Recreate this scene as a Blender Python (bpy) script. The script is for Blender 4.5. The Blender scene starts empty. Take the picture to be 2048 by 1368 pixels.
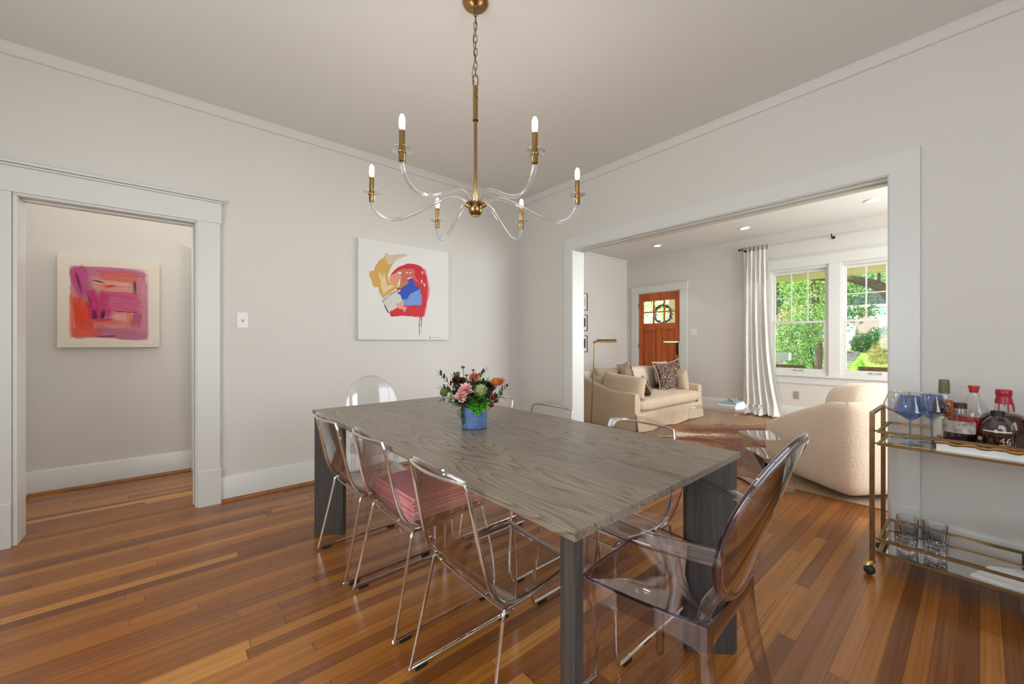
import bpy, bmesh, math, random
from mathutils import Vector, Matrix, Euler
random.seed(7)
PI = math.pi
C = bpy.context.scene.collection
sc = bpy.context.scene

# ------------------------------------------------------------------ camera
YAW = math.radians(49.84)
cam_data = bpy.data.cameras.new('camera')
cam_data.sensor_width = 36.0
cam_data.lens = 790.0 / 2048.0 * 36.0
cam_data.clip_start = 0.05
cam_data.clip_end = 400
cam = bpy.data.objects.new('camera', cam_data)
cam.location = (0, 0, 1.18)
cam.rotation_euler = (PI / 2, 0, YAW - PI / 2)
C.objects.link(cam)
sc.camera = cam

# ------------------------------------------------------------------ render look
sc.view_settings.view_transform = 'Standard'
sc.view_settings.look = 'None'
sc.view_settings.gamma = 1.0
sc.view_settings.use_curve_mapping = False
sc.view_settings.exposure = -0.03
sc.cycles.transparent_max_bounces = 40
sc.cycles.max_bounces = 10
sc.cycles.sample_clamp_indirect = 6.0

# ------------------------------------------------------------------ sky and lights
w = bpy.data.worlds.new('sky'); sc.world = w; w.use_nodes = True
bg = w.node_tree.nodes['Background']
bg.inputs[0].default_value = (0.72, 0.86, 1.0, 1)
bg.inputs[1].default_value = 2.4

def light(name, kind, loc, energy, color=(1, 1, 1), size=None, size_y=None, target=None, spread=None):
    d = bpy.data.lights.new(name, kind); d.energy = energy; d.color = color
    if kind == 'AREA':
        d.shape = 'RECTANGLE'; d.size = size; d.size_y = size_y or size
        if spread: d.spread = spread
    elif kind == 'SUN':
        d.angle = size
    else:
        d.shadow_soft_size = size or 0.02
    o = bpy.data.objects.new(name, d); o.location = loc; C.objects.link(o)
    if target is not None:
        v = Vector(target) - Vector(loc)
        o.rotation_euler = v.to_track_quat('-Z', 'Y').to_euler()
    return o
light('sun', 'SUN', (0, 0, 30), 6.5, (1.0, 0.96, 0.88), math.radians(0.6), target=(16, -12, 0))
# added area lamps filling in daylight, set outside unseen window openings
light('south_daylight_fill', 'AREA', (0.75, -1.98, 1.55), 25, (1.0, 0.985, 0.96), 2.2, 1.5, target=(0.75, 3, 1.45))
light('west_daylight_fill', 'AREA', (-1.98, 1.0, 1.55), 43, (1.0, 0.985, 0.96), 2.0, 1.5, target=(3, 1.0, 1.45))
light('living_south_fill', 'AREA', (5.4, -2.15, 1.6), 152, (0.97, 0.985, 1.0), 2.6, 1.6, target=(5.4, 3, 1.3))
light('living_front_fill', 'AREA', (7.5, -0.8, 1.6), 75, (0.95, 0.98, 1.0), 1.6, 1.5, target=(3, 0.0, 1.0))
light('hall_side_fill', 'POINT', (1.25, 4.12, 1.75), 22, (1.0, 0.97, 0.92), 0.25)  # added fill, hidden behind the dining wall to brighten the hall
light('hall_overhead_fill', 'AREA', (-0.35, 4.15, 2.88), 6, (1.0, 0.97, 0.92), 0.8, 0.5, target=(-0.35, 4.15, 0))  # added overhead fill for the hall, no fixture modelled
light('rear_hall_fill', 'POINT', (0.8, 5.6, 2.5), 20, (1.0, 0.97, 0.92), 0.12)  # unseen fill added to light the rear hall

# ------------------------------------------------------------------ material helpers
def new_mat(name):
    m = bpy.data.materials.new(name); m.use_nodes = True
    nt = m.node_tree; return m, nt, nt.nodes['Principled BSDF']
def nd(nt, t, **kw):
    n = nt.nodes.new(t)
    for k, v in kw.items():
        if k.startswith('i_'):
            key = k[2:]; key = int(key) if key.isdigit() else key.replace('_', ' ')
            n.inputs[key].default_value = v
        else: setattr(n, k, v)
    return n
def lk(nt, a, b): nt.links.new(a, b)
def objco(nt, scale=(1, 1, 1), rot=(0, 0, 0)):
    t = nd(nt, 'ShaderNodeTexCoord'); m = nd(nt, 'ShaderNodeMapping')
    m.inputs['Scale'].default_value = scale; m.inputs['Rotation'].default_value = rot
    lk(nt, t.outputs['Object'], m.inputs['Vector']); return m.outputs['Vector']
def ramp(nt, stops, interp='LINEAR'):
    r = nd(nt, 'ShaderNodeValToRGB'); cr = r.color_ramp; cr.interpolation = interp
    while len(cr.elements) < len(stops): cr.elements.new(0.5)
    for e, (p, c) in zip(cr.elements, stops):
        e.position = p; e.color = (*c, 1) if len(c) == 3 else c
    return r
def math_(nt, op, a, b=None, **kw):
    n = nd(nt, 'ShaderNodeMath', operation=op)
    for i, v in enumerate((a, b)):
        if v is None: continue
        if isinstance(v, (int, float)): n.inputs[i].default_value = v
        else: lk(nt, v, n.inputs[i])
    return n.outputs[0]
def bump(nt, p, height, strength=0.2, dist=0.01):
    b = nd(nt, 'ShaderNodeBump'); b.inputs['Strength'].default_value = strength; b.inputs['Distance'].default_value = dist
    lk(nt, height, b.inputs['Height']); lk(nt, b.outputs[0], p.inputs['Normal'])
def srgb(r, g, b):
    f = lambda c: (c / 255 / 12.92) if c / 255 <= 0.04045 else ((c / 255 + 0.055) / 1.055) ** 2.4
    return (f(r), f(g), f(b))

def plain(name, col, rough=0.6, metal=0.0, noise=0.0, nscale=8.0, bstr=0.0, bscale=60.0, spec=None, coat=0.0, sheen=0.0):
    m, nt, p = new_mat(name)
    p.inputs['Base Color'].default_value = (*col, 1); p.inputs['Roughness'].default_value = rough
    p.inputs['Metallic'].default_value = metal
    if spec is not None: p.inputs['Specular IOR Level'].default_value = spec
    if coat: p.inputs['Coat Weight'].default_value = coat; p.inputs['Coat Roughness'].default_value = 0.08
    if sheen: p.inputs['Sheen Weight'].default_value = sheen; p.inputs['Sheen Roughness'].default_value = 0.5
    co = objco(nt)
    if noise:
        n = nd(nt, 'ShaderNodeTexNoise', i_Scale=nscale, i_Detail=4.0); lk(nt, co, n.inputs['Vector'])
        r = ramp(nt, [(0.3, tuple(c * (1 - noise) for c in col)), (0.7, tuple(min(1, c * (1 + noise)) for c in col))])
        lk(nt, n.outputs['Fac'], r.inputs[0]); lk(nt, r.outputs[0], p.inputs['Base Color'])
    if bstr:
        n2 = nd(nt, 'ShaderNodeTexNoise', i_Scale=bscale, i_Detail=3.0); lk(nt, co, n2.inputs['Vector'])
        bump(nt, p, n2.outputs['Fac'], bstr, 0.004)
    return m

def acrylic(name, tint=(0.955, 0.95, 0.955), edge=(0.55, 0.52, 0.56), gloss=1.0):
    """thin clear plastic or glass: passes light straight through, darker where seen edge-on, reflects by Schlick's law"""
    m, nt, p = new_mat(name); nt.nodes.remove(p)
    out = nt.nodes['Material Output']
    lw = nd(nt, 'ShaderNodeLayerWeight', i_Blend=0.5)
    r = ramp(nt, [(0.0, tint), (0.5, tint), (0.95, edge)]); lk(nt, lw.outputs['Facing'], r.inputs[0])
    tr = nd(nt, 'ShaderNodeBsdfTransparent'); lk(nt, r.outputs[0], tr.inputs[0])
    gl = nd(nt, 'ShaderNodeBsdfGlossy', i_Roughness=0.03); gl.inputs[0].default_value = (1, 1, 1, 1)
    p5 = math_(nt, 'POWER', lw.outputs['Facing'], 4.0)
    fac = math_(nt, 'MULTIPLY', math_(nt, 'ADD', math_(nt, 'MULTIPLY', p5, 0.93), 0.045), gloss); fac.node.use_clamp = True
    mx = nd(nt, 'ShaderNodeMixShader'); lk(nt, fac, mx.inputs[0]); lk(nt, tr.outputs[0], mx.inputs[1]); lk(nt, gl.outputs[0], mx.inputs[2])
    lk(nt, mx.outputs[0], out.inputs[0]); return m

def realglass(name, col=(1, 1, 1), rough=0.0, ior=1.47):
    m, nt, p = new_mat(name)
    p.inputs['Base Color'].default_value = (*col, 1); p.inputs['Roughness'].default_value = rough
    p.inputs['Transmission Weight'].default_value = 1.0; p.inputs['IOR'].default_value = ior
    return m

def emit(name, col, s):
    m, nt, p = new_mat(name)
    p.inputs['Emission Color'].default_value = (*col, 1); p.inputs['Emission Strength'].default_value = s
    p.inputs['Base Color'].default_value = (0.8, 0.8, 0.8, 1); return m

def vcol(name, rough=0.7, trans=0.0, noise=0.0):
    m, nt, p = new_mat(name)
    a = nd(nt, 'ShaderNodeVertexColor', layer_name='Col')
    p.inputs['Roughness'].default_value = rough
    lk(nt, a.outputs[0], p.inputs['Base Color'])
    if trans:
        tl = nd(nt, 'ShaderNodeBsdfTranslucent'); lk(nt, a.outputs[0], tl.inputs[0])
        mx = nd(nt, 'ShaderNodeMixShader', i_0=trans)
        lk(nt, p.outputs[0], mx.inputs[1]); lk(nt, tl.outputs[0], mx.inputs[2])
        lk(nt, mx.outputs[0], nt.nodes['Material Output'].inputs[0])
    return m

def mat_floor():
    m, nt, p = new_mat('heart_pine_floor')
    t = nd(nt, 'ShaderNodeTexCoord'); sep = nd(nt, 'ShaderNodeSeparateXYZ'); lk(nt, t.outputs['Object'], sep.inputs[0])
    X, Y = sep.outputs['X'], sep.outputs['Y']
    W = 0.0585
    yr = math_(nt, 'DIVIDE', Y, W); row = math_(nt, 'FLOOR', yr); fy = math_(nt, 'FRACT', yr)
    wn = nd(nt, 'ShaderNodeTexWhiteNoise', noise_dimensions='1D'); lk(nt, row, wn.inputs['W'])
    off = math_(nt, 'MULTIPLY', wn.outputs['Value'], 9.0)
    L = 1.65
    xs = math_(nt, 'ADD', math_(nt, 'DIVIDE', X, L), off); xid = math_(nt, 'FLOOR', xs); fx = math_(nt, 'FRACT', xs)
    cmb = nd(nt, 'ShaderNodeCombineXYZ'); lk(nt, row, cmb.inputs[0]); lk(nt, xid, cmb.inputs[1])
    wn2 = nd(nt, 'ShaderNodeTexWhiteNoise', noise_dimensions='2D'); lk(nt, cmb.outputs[0], wn2.inputs['Vector'])
    cr = ramp(nt, [(0.0, srgb(120, 72, 34)), (0.18, srgb(140, 84, 36)), (0.36, srgb(153, 94, 40)), (0.5, srgb(136, 82, 46)), (0.64, srgb(159, 99, 42)), (0.85, srgb(169, 107, 44)), (0.95, srgb(180, 117, 50)), (1.0, srgb(196, 136, 64))])
    lk(nt, wn2.outputs['Value'], cr.inputs[0])
    # grain: long streaks, shifted per board
    mp = nd(nt, 'ShaderNodeCombineXYZ')
    lk(nt, math_(nt, 'ADD', math_(nt, 'MULTIPLY', X, 0.75), math_(nt, 'MULTIPLY', wn2.outputs['Value'], 60.0)), mp.inputs[0])
    lk(nt, math_(nt, 'ADD', math_(nt, 'MULTIPLY', Y, 48.0), math_(nt, 'MULTIPLY', row, 3.7)), mp.inputs[1])
    g = nd(nt, 'ShaderNodeTexNoise', i_Scale=1.6, i_Detail=5.0, i_Roughness=0.6, i_Distortion=0.35); lk(nt, mp.outputs[0], g.inputs['Vector'])
    gr = ramp(nt, [(0.26, (0.46, 0.44, 0.42)), (0.42, (0.82, 0.82, 0.81)), (0.56, (1.02, 1.02, 1.02)), (0.74, (1.18, 1.18, 1.16))]); lk(nt, g.outputs['Fac'], gr.inputs[0])
    mul = nd(nt, 'ShaderNodeMix', data_type='RGBA', blend_type='MULTIPLY'); mul.inputs[0].default_value = 0.9
    lk(nt, cr.outputs[0], mul.inputs[6]); lk(nt, gr.outputs[0], mul.inputs[7])
    gap = math_(nt, 'LESS_THAN', fy, 0.028); gx = math_(nt, 'LESS_THAN', fx, 0.0018)
    gp_ = math_(nt, 'MAXIMUM', gap, gx)
    mx = nd(nt, 'ShaderNodeMix', data_type='RGBA'); lk(nt, math_(nt, 'MULTIPLY', gp_, 0.62), mx.inputs[0])
    lk(nt, mul.outputs[2], mx.inputs[6]); mx.inputs[7].default_value = (*srgb(52, 30, 18), 1)
    lk(nt, mx.outputs[2], p.inputs['Base Color'])
    rr = ramp(nt, [(0.3, (0.20,) * 3), (0.7, (0.28,) * 3)])
    n3 = nd(nt, 'ShaderNodeTexNoise', i_Scale=9.0, i_Detail=3.0); lk(nt, t.outputs['Object'], n3.inputs['Vector'])
    p.inputs['Roughness'].default_value = 0.24
    h = math_(nt, 'SUBTRACT', math_(nt, 'MULTIPLY', g.outputs['Fac'], 0.25), math_(nt, 'MULTIPLY', gap, 0.25))
    # gentle cupping of each board and waviness of the old varnish
    h2 = math_(nt, 'ADD', h, 0.0)
    bump(nt, p, h2, 0.10, 0.002)
    p.inputs['Specular IOR Level'].default_value = 0.5
    return m

def mat_wood(name, cols, axis='Y', wave=9.0, stretch=0.12, rough=0.45, bstr=0.15, ringw=0.45, along=1.2):
    """long grain with cathedral figure; axis = direction of the grain in object space"""
    m, nt, p = new_mat(name)
    s = {'X': (along, wave, wave), 'Y': (wave, along, wave), 'Z': (wave, wave, along)}[axis]
    co = objco(nt, s)
    n = nd(nt, 'ShaderNodeTexNoise', i_Scale=0.55, i_Detail=2.5, i_Distortion=0.4); lk(nt, co, n.inputs['Vector'])
    rings = math_(nt, 'SINE', math_(nt, 'MULTIPLY', n.outputs['Fac'], 150.0 * stretch * 4))
    r01 = math_(nt, 'ADD', math_(nt, 'MULTIPLY', rings, 0.5), 0.5)
    s2 = {'X': (3, 220, 220), 'Y': (220, 3, 220), 'Z': (220, 220, 3)}[axis]
    co2 = objco(nt, s2)
    f = nd(nt, 'ShaderNodeTexNoise', i_Scale=0.9, i_Detail=4.0); lk(nt, co2, f.inputs['Vector'])
    mixv = math_(nt, 'ADD', math_(nt, 'MULTIPLY', r01, ringw), math_(nt, 'MULTIPLY', f.outputs['Fac'], 1.0 - ringw))
    cr = ramp(nt, [(0.18, cols[0]), (0.42, cols[1]), (0.62, cols[2]), (0.85, cols[3])]); lk(nt, mixv, cr.inputs[0])
    lk(nt, cr.outputs[0], p.inputs['Base Color']); p.inputs['Roughness'].default_value = rough
    bump(nt, p, mixv, bstr, 0.002)
    return m

def mat_table():
    m, nt, p = new_mat('grey_oak_tabletop')
    co = objco(nt, (1, 1, 1)); sep = nd(nt, 'ShaderNodeSeparateXYZ'); lk(nt, co, sep.inputs[0])
    # four wide boards, each with its own figure
    bd = math_(nt, 'FLOOR', math_(nt, 'DIVIDE', math_(nt, 'ADD', sep.outputs[0], 1.03), 0.225))
    wn = nd(nt, 'ShaderNodeTexWhiteNoise', noise_dimensions='1D'); lk(nt, bd, wn.inputs['W'])
    cmb = nd(nt, 'ShaderNodeCombineXYZ')
    lk(nt, math_(nt, 'MULTIPLY', sep.outputs[0], 7.0), cmb.inputs[0])
    lk(nt, math_(nt, 'ADD', math_(nt, 'MULTIPLY', sep.outputs[1], 0.72), math_(nt, 'MULTIPLY', wn.outputs['Value'], 31.0)), cmb.inputs[1])
    lk(nt, math_(nt, 'MULTIPLY', sep.outputs[2], 5.5), cmb.inputs[2])
    n = nd(nt, 'ShaderNodeTexNoise', i_Scale=0.9, i_Detail=2.4, i_Distortion=0.12); lk(nt, cmb.outputs[0], n.inputs['Vector'])
    ring = math_(nt, 'FRACT', math_(nt, 'MULTIPLY', n.outputs['Fac'], 26.0))
    rr = ramp(nt, [(0.0, (0.0,) * 3), (0.14, (0.55,) * 3), (0.4, (0.85,) * 3), (0.88, (1,) * 3), (1.0, (0.0,) * 3)]); lk(nt, ring, rr.inputs[0])
    co2 = objco(nt, (260, 5, 260))
    f = nd(nt, 'ShaderNodeTexNoise', i_Scale=0.8, i_Detail=4.0, i_Roughness=0.6); lk(nt, co2, f.inputs['Vector'])
    mixv = math_(nt, 'ADD', math_(nt, 'MULTIPLY', rr.outputs[0], 0.30), math_(nt, 'MULTIPLY', f.outputs['Fac'], 0.74))
    cr = ramp(nt, [(0.15, srgb(58, 50, 43)), (0.40, srgb(106, 95, 84)), (0.62, srgb(138, 126, 112)), (0.9, srgb(162, 150, 134))]); lk(nt, mixv, cr.inputs[0])
    tv = nd(nt, 'ShaderNodeMix', data_type='RGBA', blend_type='MULTIPLY'); tv.inputs[0].default_value = 1.0
    t2 = ramp(nt, [(0, (0.9, 0.9, 0.9)), (1, (1.05, 1.04, 1.02))]); lk(nt, wn.outputs['Value'], t2.inputs[0])
    lk(nt, cr.outputs[0], tv.inputs[6]); lk(nt, t2.outputs[0], tv.inputs[7]); lk(nt, tv.outputs[2], p.inputs['Base Color'])
    p.inputs['Roughness'].default_value = 0.34
    bump(nt, p, mixv, 0.25, 0.0015)
    return m

def mat_leopard():
    m, nt, p = new_mat('leopard_velvet')
    co = objco(nt, (1, 1, 1))
    n = nd(nt, 'ShaderNodeTexNoise', i_Scale=26.0, i_Detail=2.0); lk(nt, co, n.inputs['Vector'])
    ad = nd(nt, 'ShaderNodeMix', data_type='RGBA'); ad.inputs[0].default_value = 0.05
    lk(nt, co, ad.inputs[6]); lk(nt, n.outputs['Color'], ad.inputs[7])
    v = nd(nt, 'ShaderNodeTexVoronoi', i_Scale=54.0, i_Randomness=0.9); lk(nt, ad.outputs[2], v.inputs['Vector'])
    cr = ramp(nt, [(0.0, srgb(112, 82, 66)), (0.18, srgb(104, 76, 62)), (0.25, srgb(36, 24, 24)), (0.52, srgb(42, 28, 27)), (0.62, srgb(150, 122, 102)), (1.0, srgb(176, 150, 128))])
    lk(nt, v.outputs['Distance'], cr.inputs[0])
    lk(nt, cr.outputs[0], p.inputs['Base Color']); p.inputs['Roughness'].default_value = 0.8
    return m

def mat_cowhide():
    m, nt, p = new_mat('brown_and_white_cowhide')
    co = objco(nt, (1, 1, 1))
    n = nd(nt, 'ShaderNodeTexNoise', i_Scale=1.5, i_Detail=5.0, i_Roughness=0.55, i_Distortion=0.5); lk(nt, co, n.inputs['Vector'])
    a = nd(nt, 'ShaderNodeVertexColor', layer_name='Col')
    fac = math_(nt, 'ADD', math_(nt, 'MULTIPLY', n.outputs['Fac'], 0.55), math_(nt, 'MULTIPLY', a.outputs[0], 0.55))
    cr = ramp(nt, [(0.30, srgb(98, 54, 32)), (0.42, srgb(158, 100, 66)), (0.52, srgb(140, 84, 56)), (0.565, srgb(205, 188, 170)), (0.8, srgb(226, 216, 204))])
    lk(nt, fac, cr.inputs[0]); lk(nt, cr.outputs[0], p.inputs['Base Color']); p.inputs['Roughness'].default_value = 0.6
    return m

def mat_brick():
    m, nt, p = new_mat('red_brick')
    co = objco(nt, (1, 1, 1)); sep = nd(nt, 'ShaderNodeSeparateXYZ'); lk(nt, co, sep.inputs[0])
    cmb = nd(nt, 'ShaderNodeCombineXYZ'); lk(nt, sep.outputs[1], cmb.inputs[0]); lk(nt, sep.outputs[2], cmb.inputs[1])
    b = nd(nt, 'ShaderNodeTexBrick', i_Scale=1.0)
    b.inputs['Color1'].default_value = (*srgb(150, 104, 96), 1); b.inputs['Color2'].default_value = (*srgb(176, 132, 124), 1)
    b.inputs['Mortar'].default_value = (*srgb(222, 206, 198), 1)
    b.inputs['Mortar Size'].default_value = 0.018; b.inputs['Brick Width'].default_value = 0.24; b.inputs['Row Height'].default_value = 0.085
    lk(nt, cmb.outputs[0], b.inputs['Vector']); lk(nt, b.outputs[0], p.inputs['Base Color']); p.inputs['Roughness'].default_value = 0.9
    return m

def mat_weave(name, c1, c2, scale=120, rough=0.9, bstr=0.5):
    m, nt, p = new_mat(name)
    co = objco(nt)
    wa = nd(nt, 'ShaderNodeTexWave', i_Scale=scale, i_Distortion=1.5, i_Detail=1.0); wa.bands_direction = 'X'; lk(nt, co, wa.inputs[0])
    wb = nd(nt, 'ShaderNodeTexWave', i_Scale=scale, i_Distortion=1.5, i_Detail=1.0); wb.bands_direction = 'Y'; lk(nt, co, wb.inputs[0])
    f = math_(nt, 'MULTIPLY', wa.outputs['Fac'], wb.outputs['Fac'])
    cr = ramp(nt, [(0.0, c1), (0.8, c2)]); lk(nt, f, cr.inputs[0]); lk(nt, cr.outputs[0], p.inputs['Base Color'])
    p.inputs['Roughness'].default_value = rough; bump(nt, p, f, bstr, 0.003); return m

def mat_stroke():
    m, nt, p = new_mat('soft_paint_strokes')
    a = nd(nt, 'ShaderNodeVertexColor', layer_name='Col'); lk(nt, a.outputs[0], p.inputs['Base Color']); p.inputs['Roughness'].default_value = 0.6
    co = objco(nt, (1, 1, 1))
    n = nd(nt, 'ShaderNodeTexNoise', i_Scale=30.0, i_Detail=3.0); lk(nt, co, n.inputs['Vector'])
    al = nd(nt, 'ShaderNodeVertexColor', layer_name='Edge')
    f = math_(nt, 'MULTIPLY', al.outputs[0], math_(nt, 'ADD', math_(nt, 'MULTIPLY', n.outputs['Fac'], 0.5), 0.72))
    f.node.use_clamp = True
    tr = nd(nt, 'ShaderNodeBsdfTransparent'); mx = nd(nt, 'ShaderNodeMixShader')
    lk(nt, f, mx.inputs[0]); lk(nt, tr.outputs[0], mx.inputs[1]); lk(nt, p.outputs[0], mx.inputs[2])
    lk(nt, mx.outputs[0], nt.nodes['Material Output'].inputs[0]); return m

M = {}
M['wall'] = plain('painted_plaster_wall', srgb(215, 212, 206), 0.62, bstr=0.10, bscale=140, noise=0.012, nscale=2)
M['ceiling'] = plain('ceiling_paint', srgb(226, 225, 220), 0.75, bstr=0.08, bscale=120)
M['trim'] = plain('semi_gloss_trim_paint', srgb(218, 219, 215), 0.32, bstr=0.05, bscale=18)
M['shoe'] = plain('stained_shoe_moulding', srgb(150, 96, 50), 0.4, noise=0.2, nscale=20)
M['floor'] = mat_floor()
M['tabletop'] = mat_table()
M['legwood'] = mat_wood('grey_oak_legs', [srgb(44, 42, 41), srgb(64, 61, 59), srgb(76, 73, 71), srgb(90, 87, 85)], 'Z', 14, 0.10, 0.5, ringw=0.12)
M['door'] = mat_wood('stained_fir_door', [srgb(160, 72, 22), srgb(184, 86, 26), srgb(192, 94, 30), srgb(204, 108, 42)], 'Z', 10, 0.03, 0.4)
M['acrylic'] = acrylic('clear_acrylic')
M['acrylic_rod'] = acrylic('clear_acrylic_rod', (0.96, 0.96, 0.96), (0.62, 0.61, 0.62), 1.8)
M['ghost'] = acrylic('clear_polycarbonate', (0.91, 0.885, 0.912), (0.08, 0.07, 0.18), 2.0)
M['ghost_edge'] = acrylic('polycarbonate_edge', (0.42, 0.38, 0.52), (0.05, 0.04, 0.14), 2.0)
M['ghostclear'] = acrylic('clear_polycarbonate_far', (0.955, 0.955, 0.96), (0.5, 0.5, 0.52), 1.2)
M['table_acrylic'] = acrylic('table_acrylic', (0.975, 0.975, 0.98), (0.72, 0.72, 0.74), 1.15)
M['pane'] = acrylic('window_pane', (0.98, 0.985, 0.98), (0.8, 0.82, 0.8), 0.8)
M['shelfglass'] = acrylic('shelf_glass', (0.80, 0.83, 0.82), (0.3, 0.35, 0.34), 1.6)
M['smokeglass'] = acrylic('smoked_shelf_glass', (0.62, 0.59, 0.56), (0.3, 0.3, 0.3), 3.0)
M['clearglass'] = acrylic('clear_drinking_glass', (0.965, 0.965, 0.97), (0.50, 0.50, 0.52), 1.3)
M['crystal'] = realglass('cut_crystal', (0.99, 0.98, 1.0), 0.02, 1.45)
_nt = M['crystal'].node_tree; _mx = nd(_nt, 'ShaderNodeMixShader', i_0=0.06); _tr = nd(_nt, 'ShaderNodeBsdfTransparent')
lk(_nt, _nt.nodes['Principled BSDF'].outputs[0], _mx.inputs[1]); lk(_nt, _tr.outputs[0], _mx.inputs[2]); lk(_nt, _mx.outputs[0], _nt.nodes['Material Output'].inputs[0])
M['rodglass'] = realglass('solid_crystal_arm', (0.98, 0.98, 0.98), 0.0, 1.49)
M['blueglass'] = acrylic('blue_glass', (0.64, 0.74, 0.90), (0.30, 0.38, 0.58), 1.6)
M['chrome'] = plain('chrome', (0.84, 0.83, 0.82), 0.10, 1.0)
M['brass'] = plain('aged_brass', srgb(158, 128, 84), 0.24, 1.0, noise=0.08, nscale=30)
M['brass_dark'] = plain('dark_brass_chain', srgb(122, 104, 76), 0.35, 1.0)
M['gold'] = plain('antique_gold', srgb(134, 108, 72), 0.34, 1.0, noise=0.15, nscale=25)
M['gold_light'] = plain('bright_gold', srgb(206, 172, 112), 0.3, 1.0)
M['steel'] = plain('brushed_steel_base', (0.55, 0.55, 0.54), 0.3, 1.0)
M['black'] = plain('black_rubber', (0.015, 0.015, 0.016), 0.5)
M['bronze'] = plain('dark_bronze', (0.05, 0.045, 0.04), 0.35, 0.8)
M['white'] = plain('white_plastic', srgb(236, 234, 228), 0.35)
M['grey'] = plain('grey_plastic', srgb(158, 154, 148), 0.45)
M['bulb'] = emit('lit_bulb', (1.0, 0.95, 0.88), 12.0)
M['can'] = emit('lit_recessed_lamp', (1.0, 0.96, 0.9), 7.0)
M['canvas'] = plain('primed_canvas', srgb(226, 225, 222), 0.7, bstr=0.15, bscale=400, noise=0.02, nscale=3)
M['canvas_cream'] = plain('cream_canvas', srgb(226, 218, 204), 0.7, bstr=0.15, bscale=400, noise=0.02, nscale=3)
M['art'] = vcol('flat_paint', 0.55)
M['stroke'] = mat_stroke()
M['linen'] = plain('natural_linen', srgb(196, 174, 148), 0.92, noise=0.06, nscale=5, bstr=0.35, bscale=220, sheen=0.2)
M['linen_light'] = plain('light_linen', srgb(205, 192, 176), 0.92, noise=0.05, nscale=5, bstr=0.35, bscale=220, sheen=0.2)
M['boucle'] = plain('beige_boucle', srgb(224, 204, 182), 0.95, noise=0.10, nscale=90, bstr=0.9, bscale=75, sheen=0.4)
M['leopard'] = mat_leopard()
M['curtain'] = plain('white_linen_curtain', srgb(232, 230, 226), 0.9, bstr=0.25, bscale=250, noise=0.02)
M['jute'] = mat_weave('woven_jute', srgb(150, 122, 92), srgb(198, 168, 134), 70)
M['cowhide'] = mat_cowhide()
M['pink'] = plain('pink_cotton', srgb(232, 158, 158), 0.85, noise=0.04, nscale=6, bstr=0.2, bscale=200)
M['book_teal'] = plain('teal_book_cover', srgb(134, 172, 178), 0.5)
M['book_cream'] = plain('cream_book_cover', srgb(206, 198, 184), 0.6)
M['paper'] = plain('white_paper', srgb(232, 232, 230), 0.8, bstr=0.2, bscale=30)
M['stone'] = plain('rough_geode', srgb(150, 132, 112), 0.8, noise=0.4, nscale=30, bstr=0.8, bscale=60)
M['brick'] = mat_brick()
M['siding'] = plain('cream_siding', srgb(240, 226, 160), 0.6)
M['whitewood'] = plain('white_exterior_paint', srgb(244, 246, 246), 0.5)
M['roof'] = plain('grey_shingles', srgb(66, 68, 74), 0.9, noise=0.3, nscale=6)
M['leaf'] = vcol('leaves', 0.55, 0.35)
M['vcol'] = vcol('petals', 0.6, 0.15)
M['bark'] = plain('bark', srgb(92, 74, 58), 0.95, noise=0.4, nscale=12, bstr=0.8, bscale=20)
M['grass'] = plain('lawn', srgb(136, 176, 70), 0.95, noise=0.3, nscale=3)
M['asphalt'] = plain('street', srgb(150, 148, 144), 0.9)
M['concrete'] = plain('concrete_step', srgb(128, 124, 118), 0.85, noise=0.2, nscale=4)
M['benchwood'] = plain('porch_bench_wood', srgb(120, 92, 52), 0.6, noise=0.2, nscale=20)
M['darkglass'] = plain('dark_window_glass', srgb(60, 72, 78), 0.1)
M['blueish_glass'] = plain('pale_window_glass', srgb(176, 208, 216), 0.15)

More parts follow.
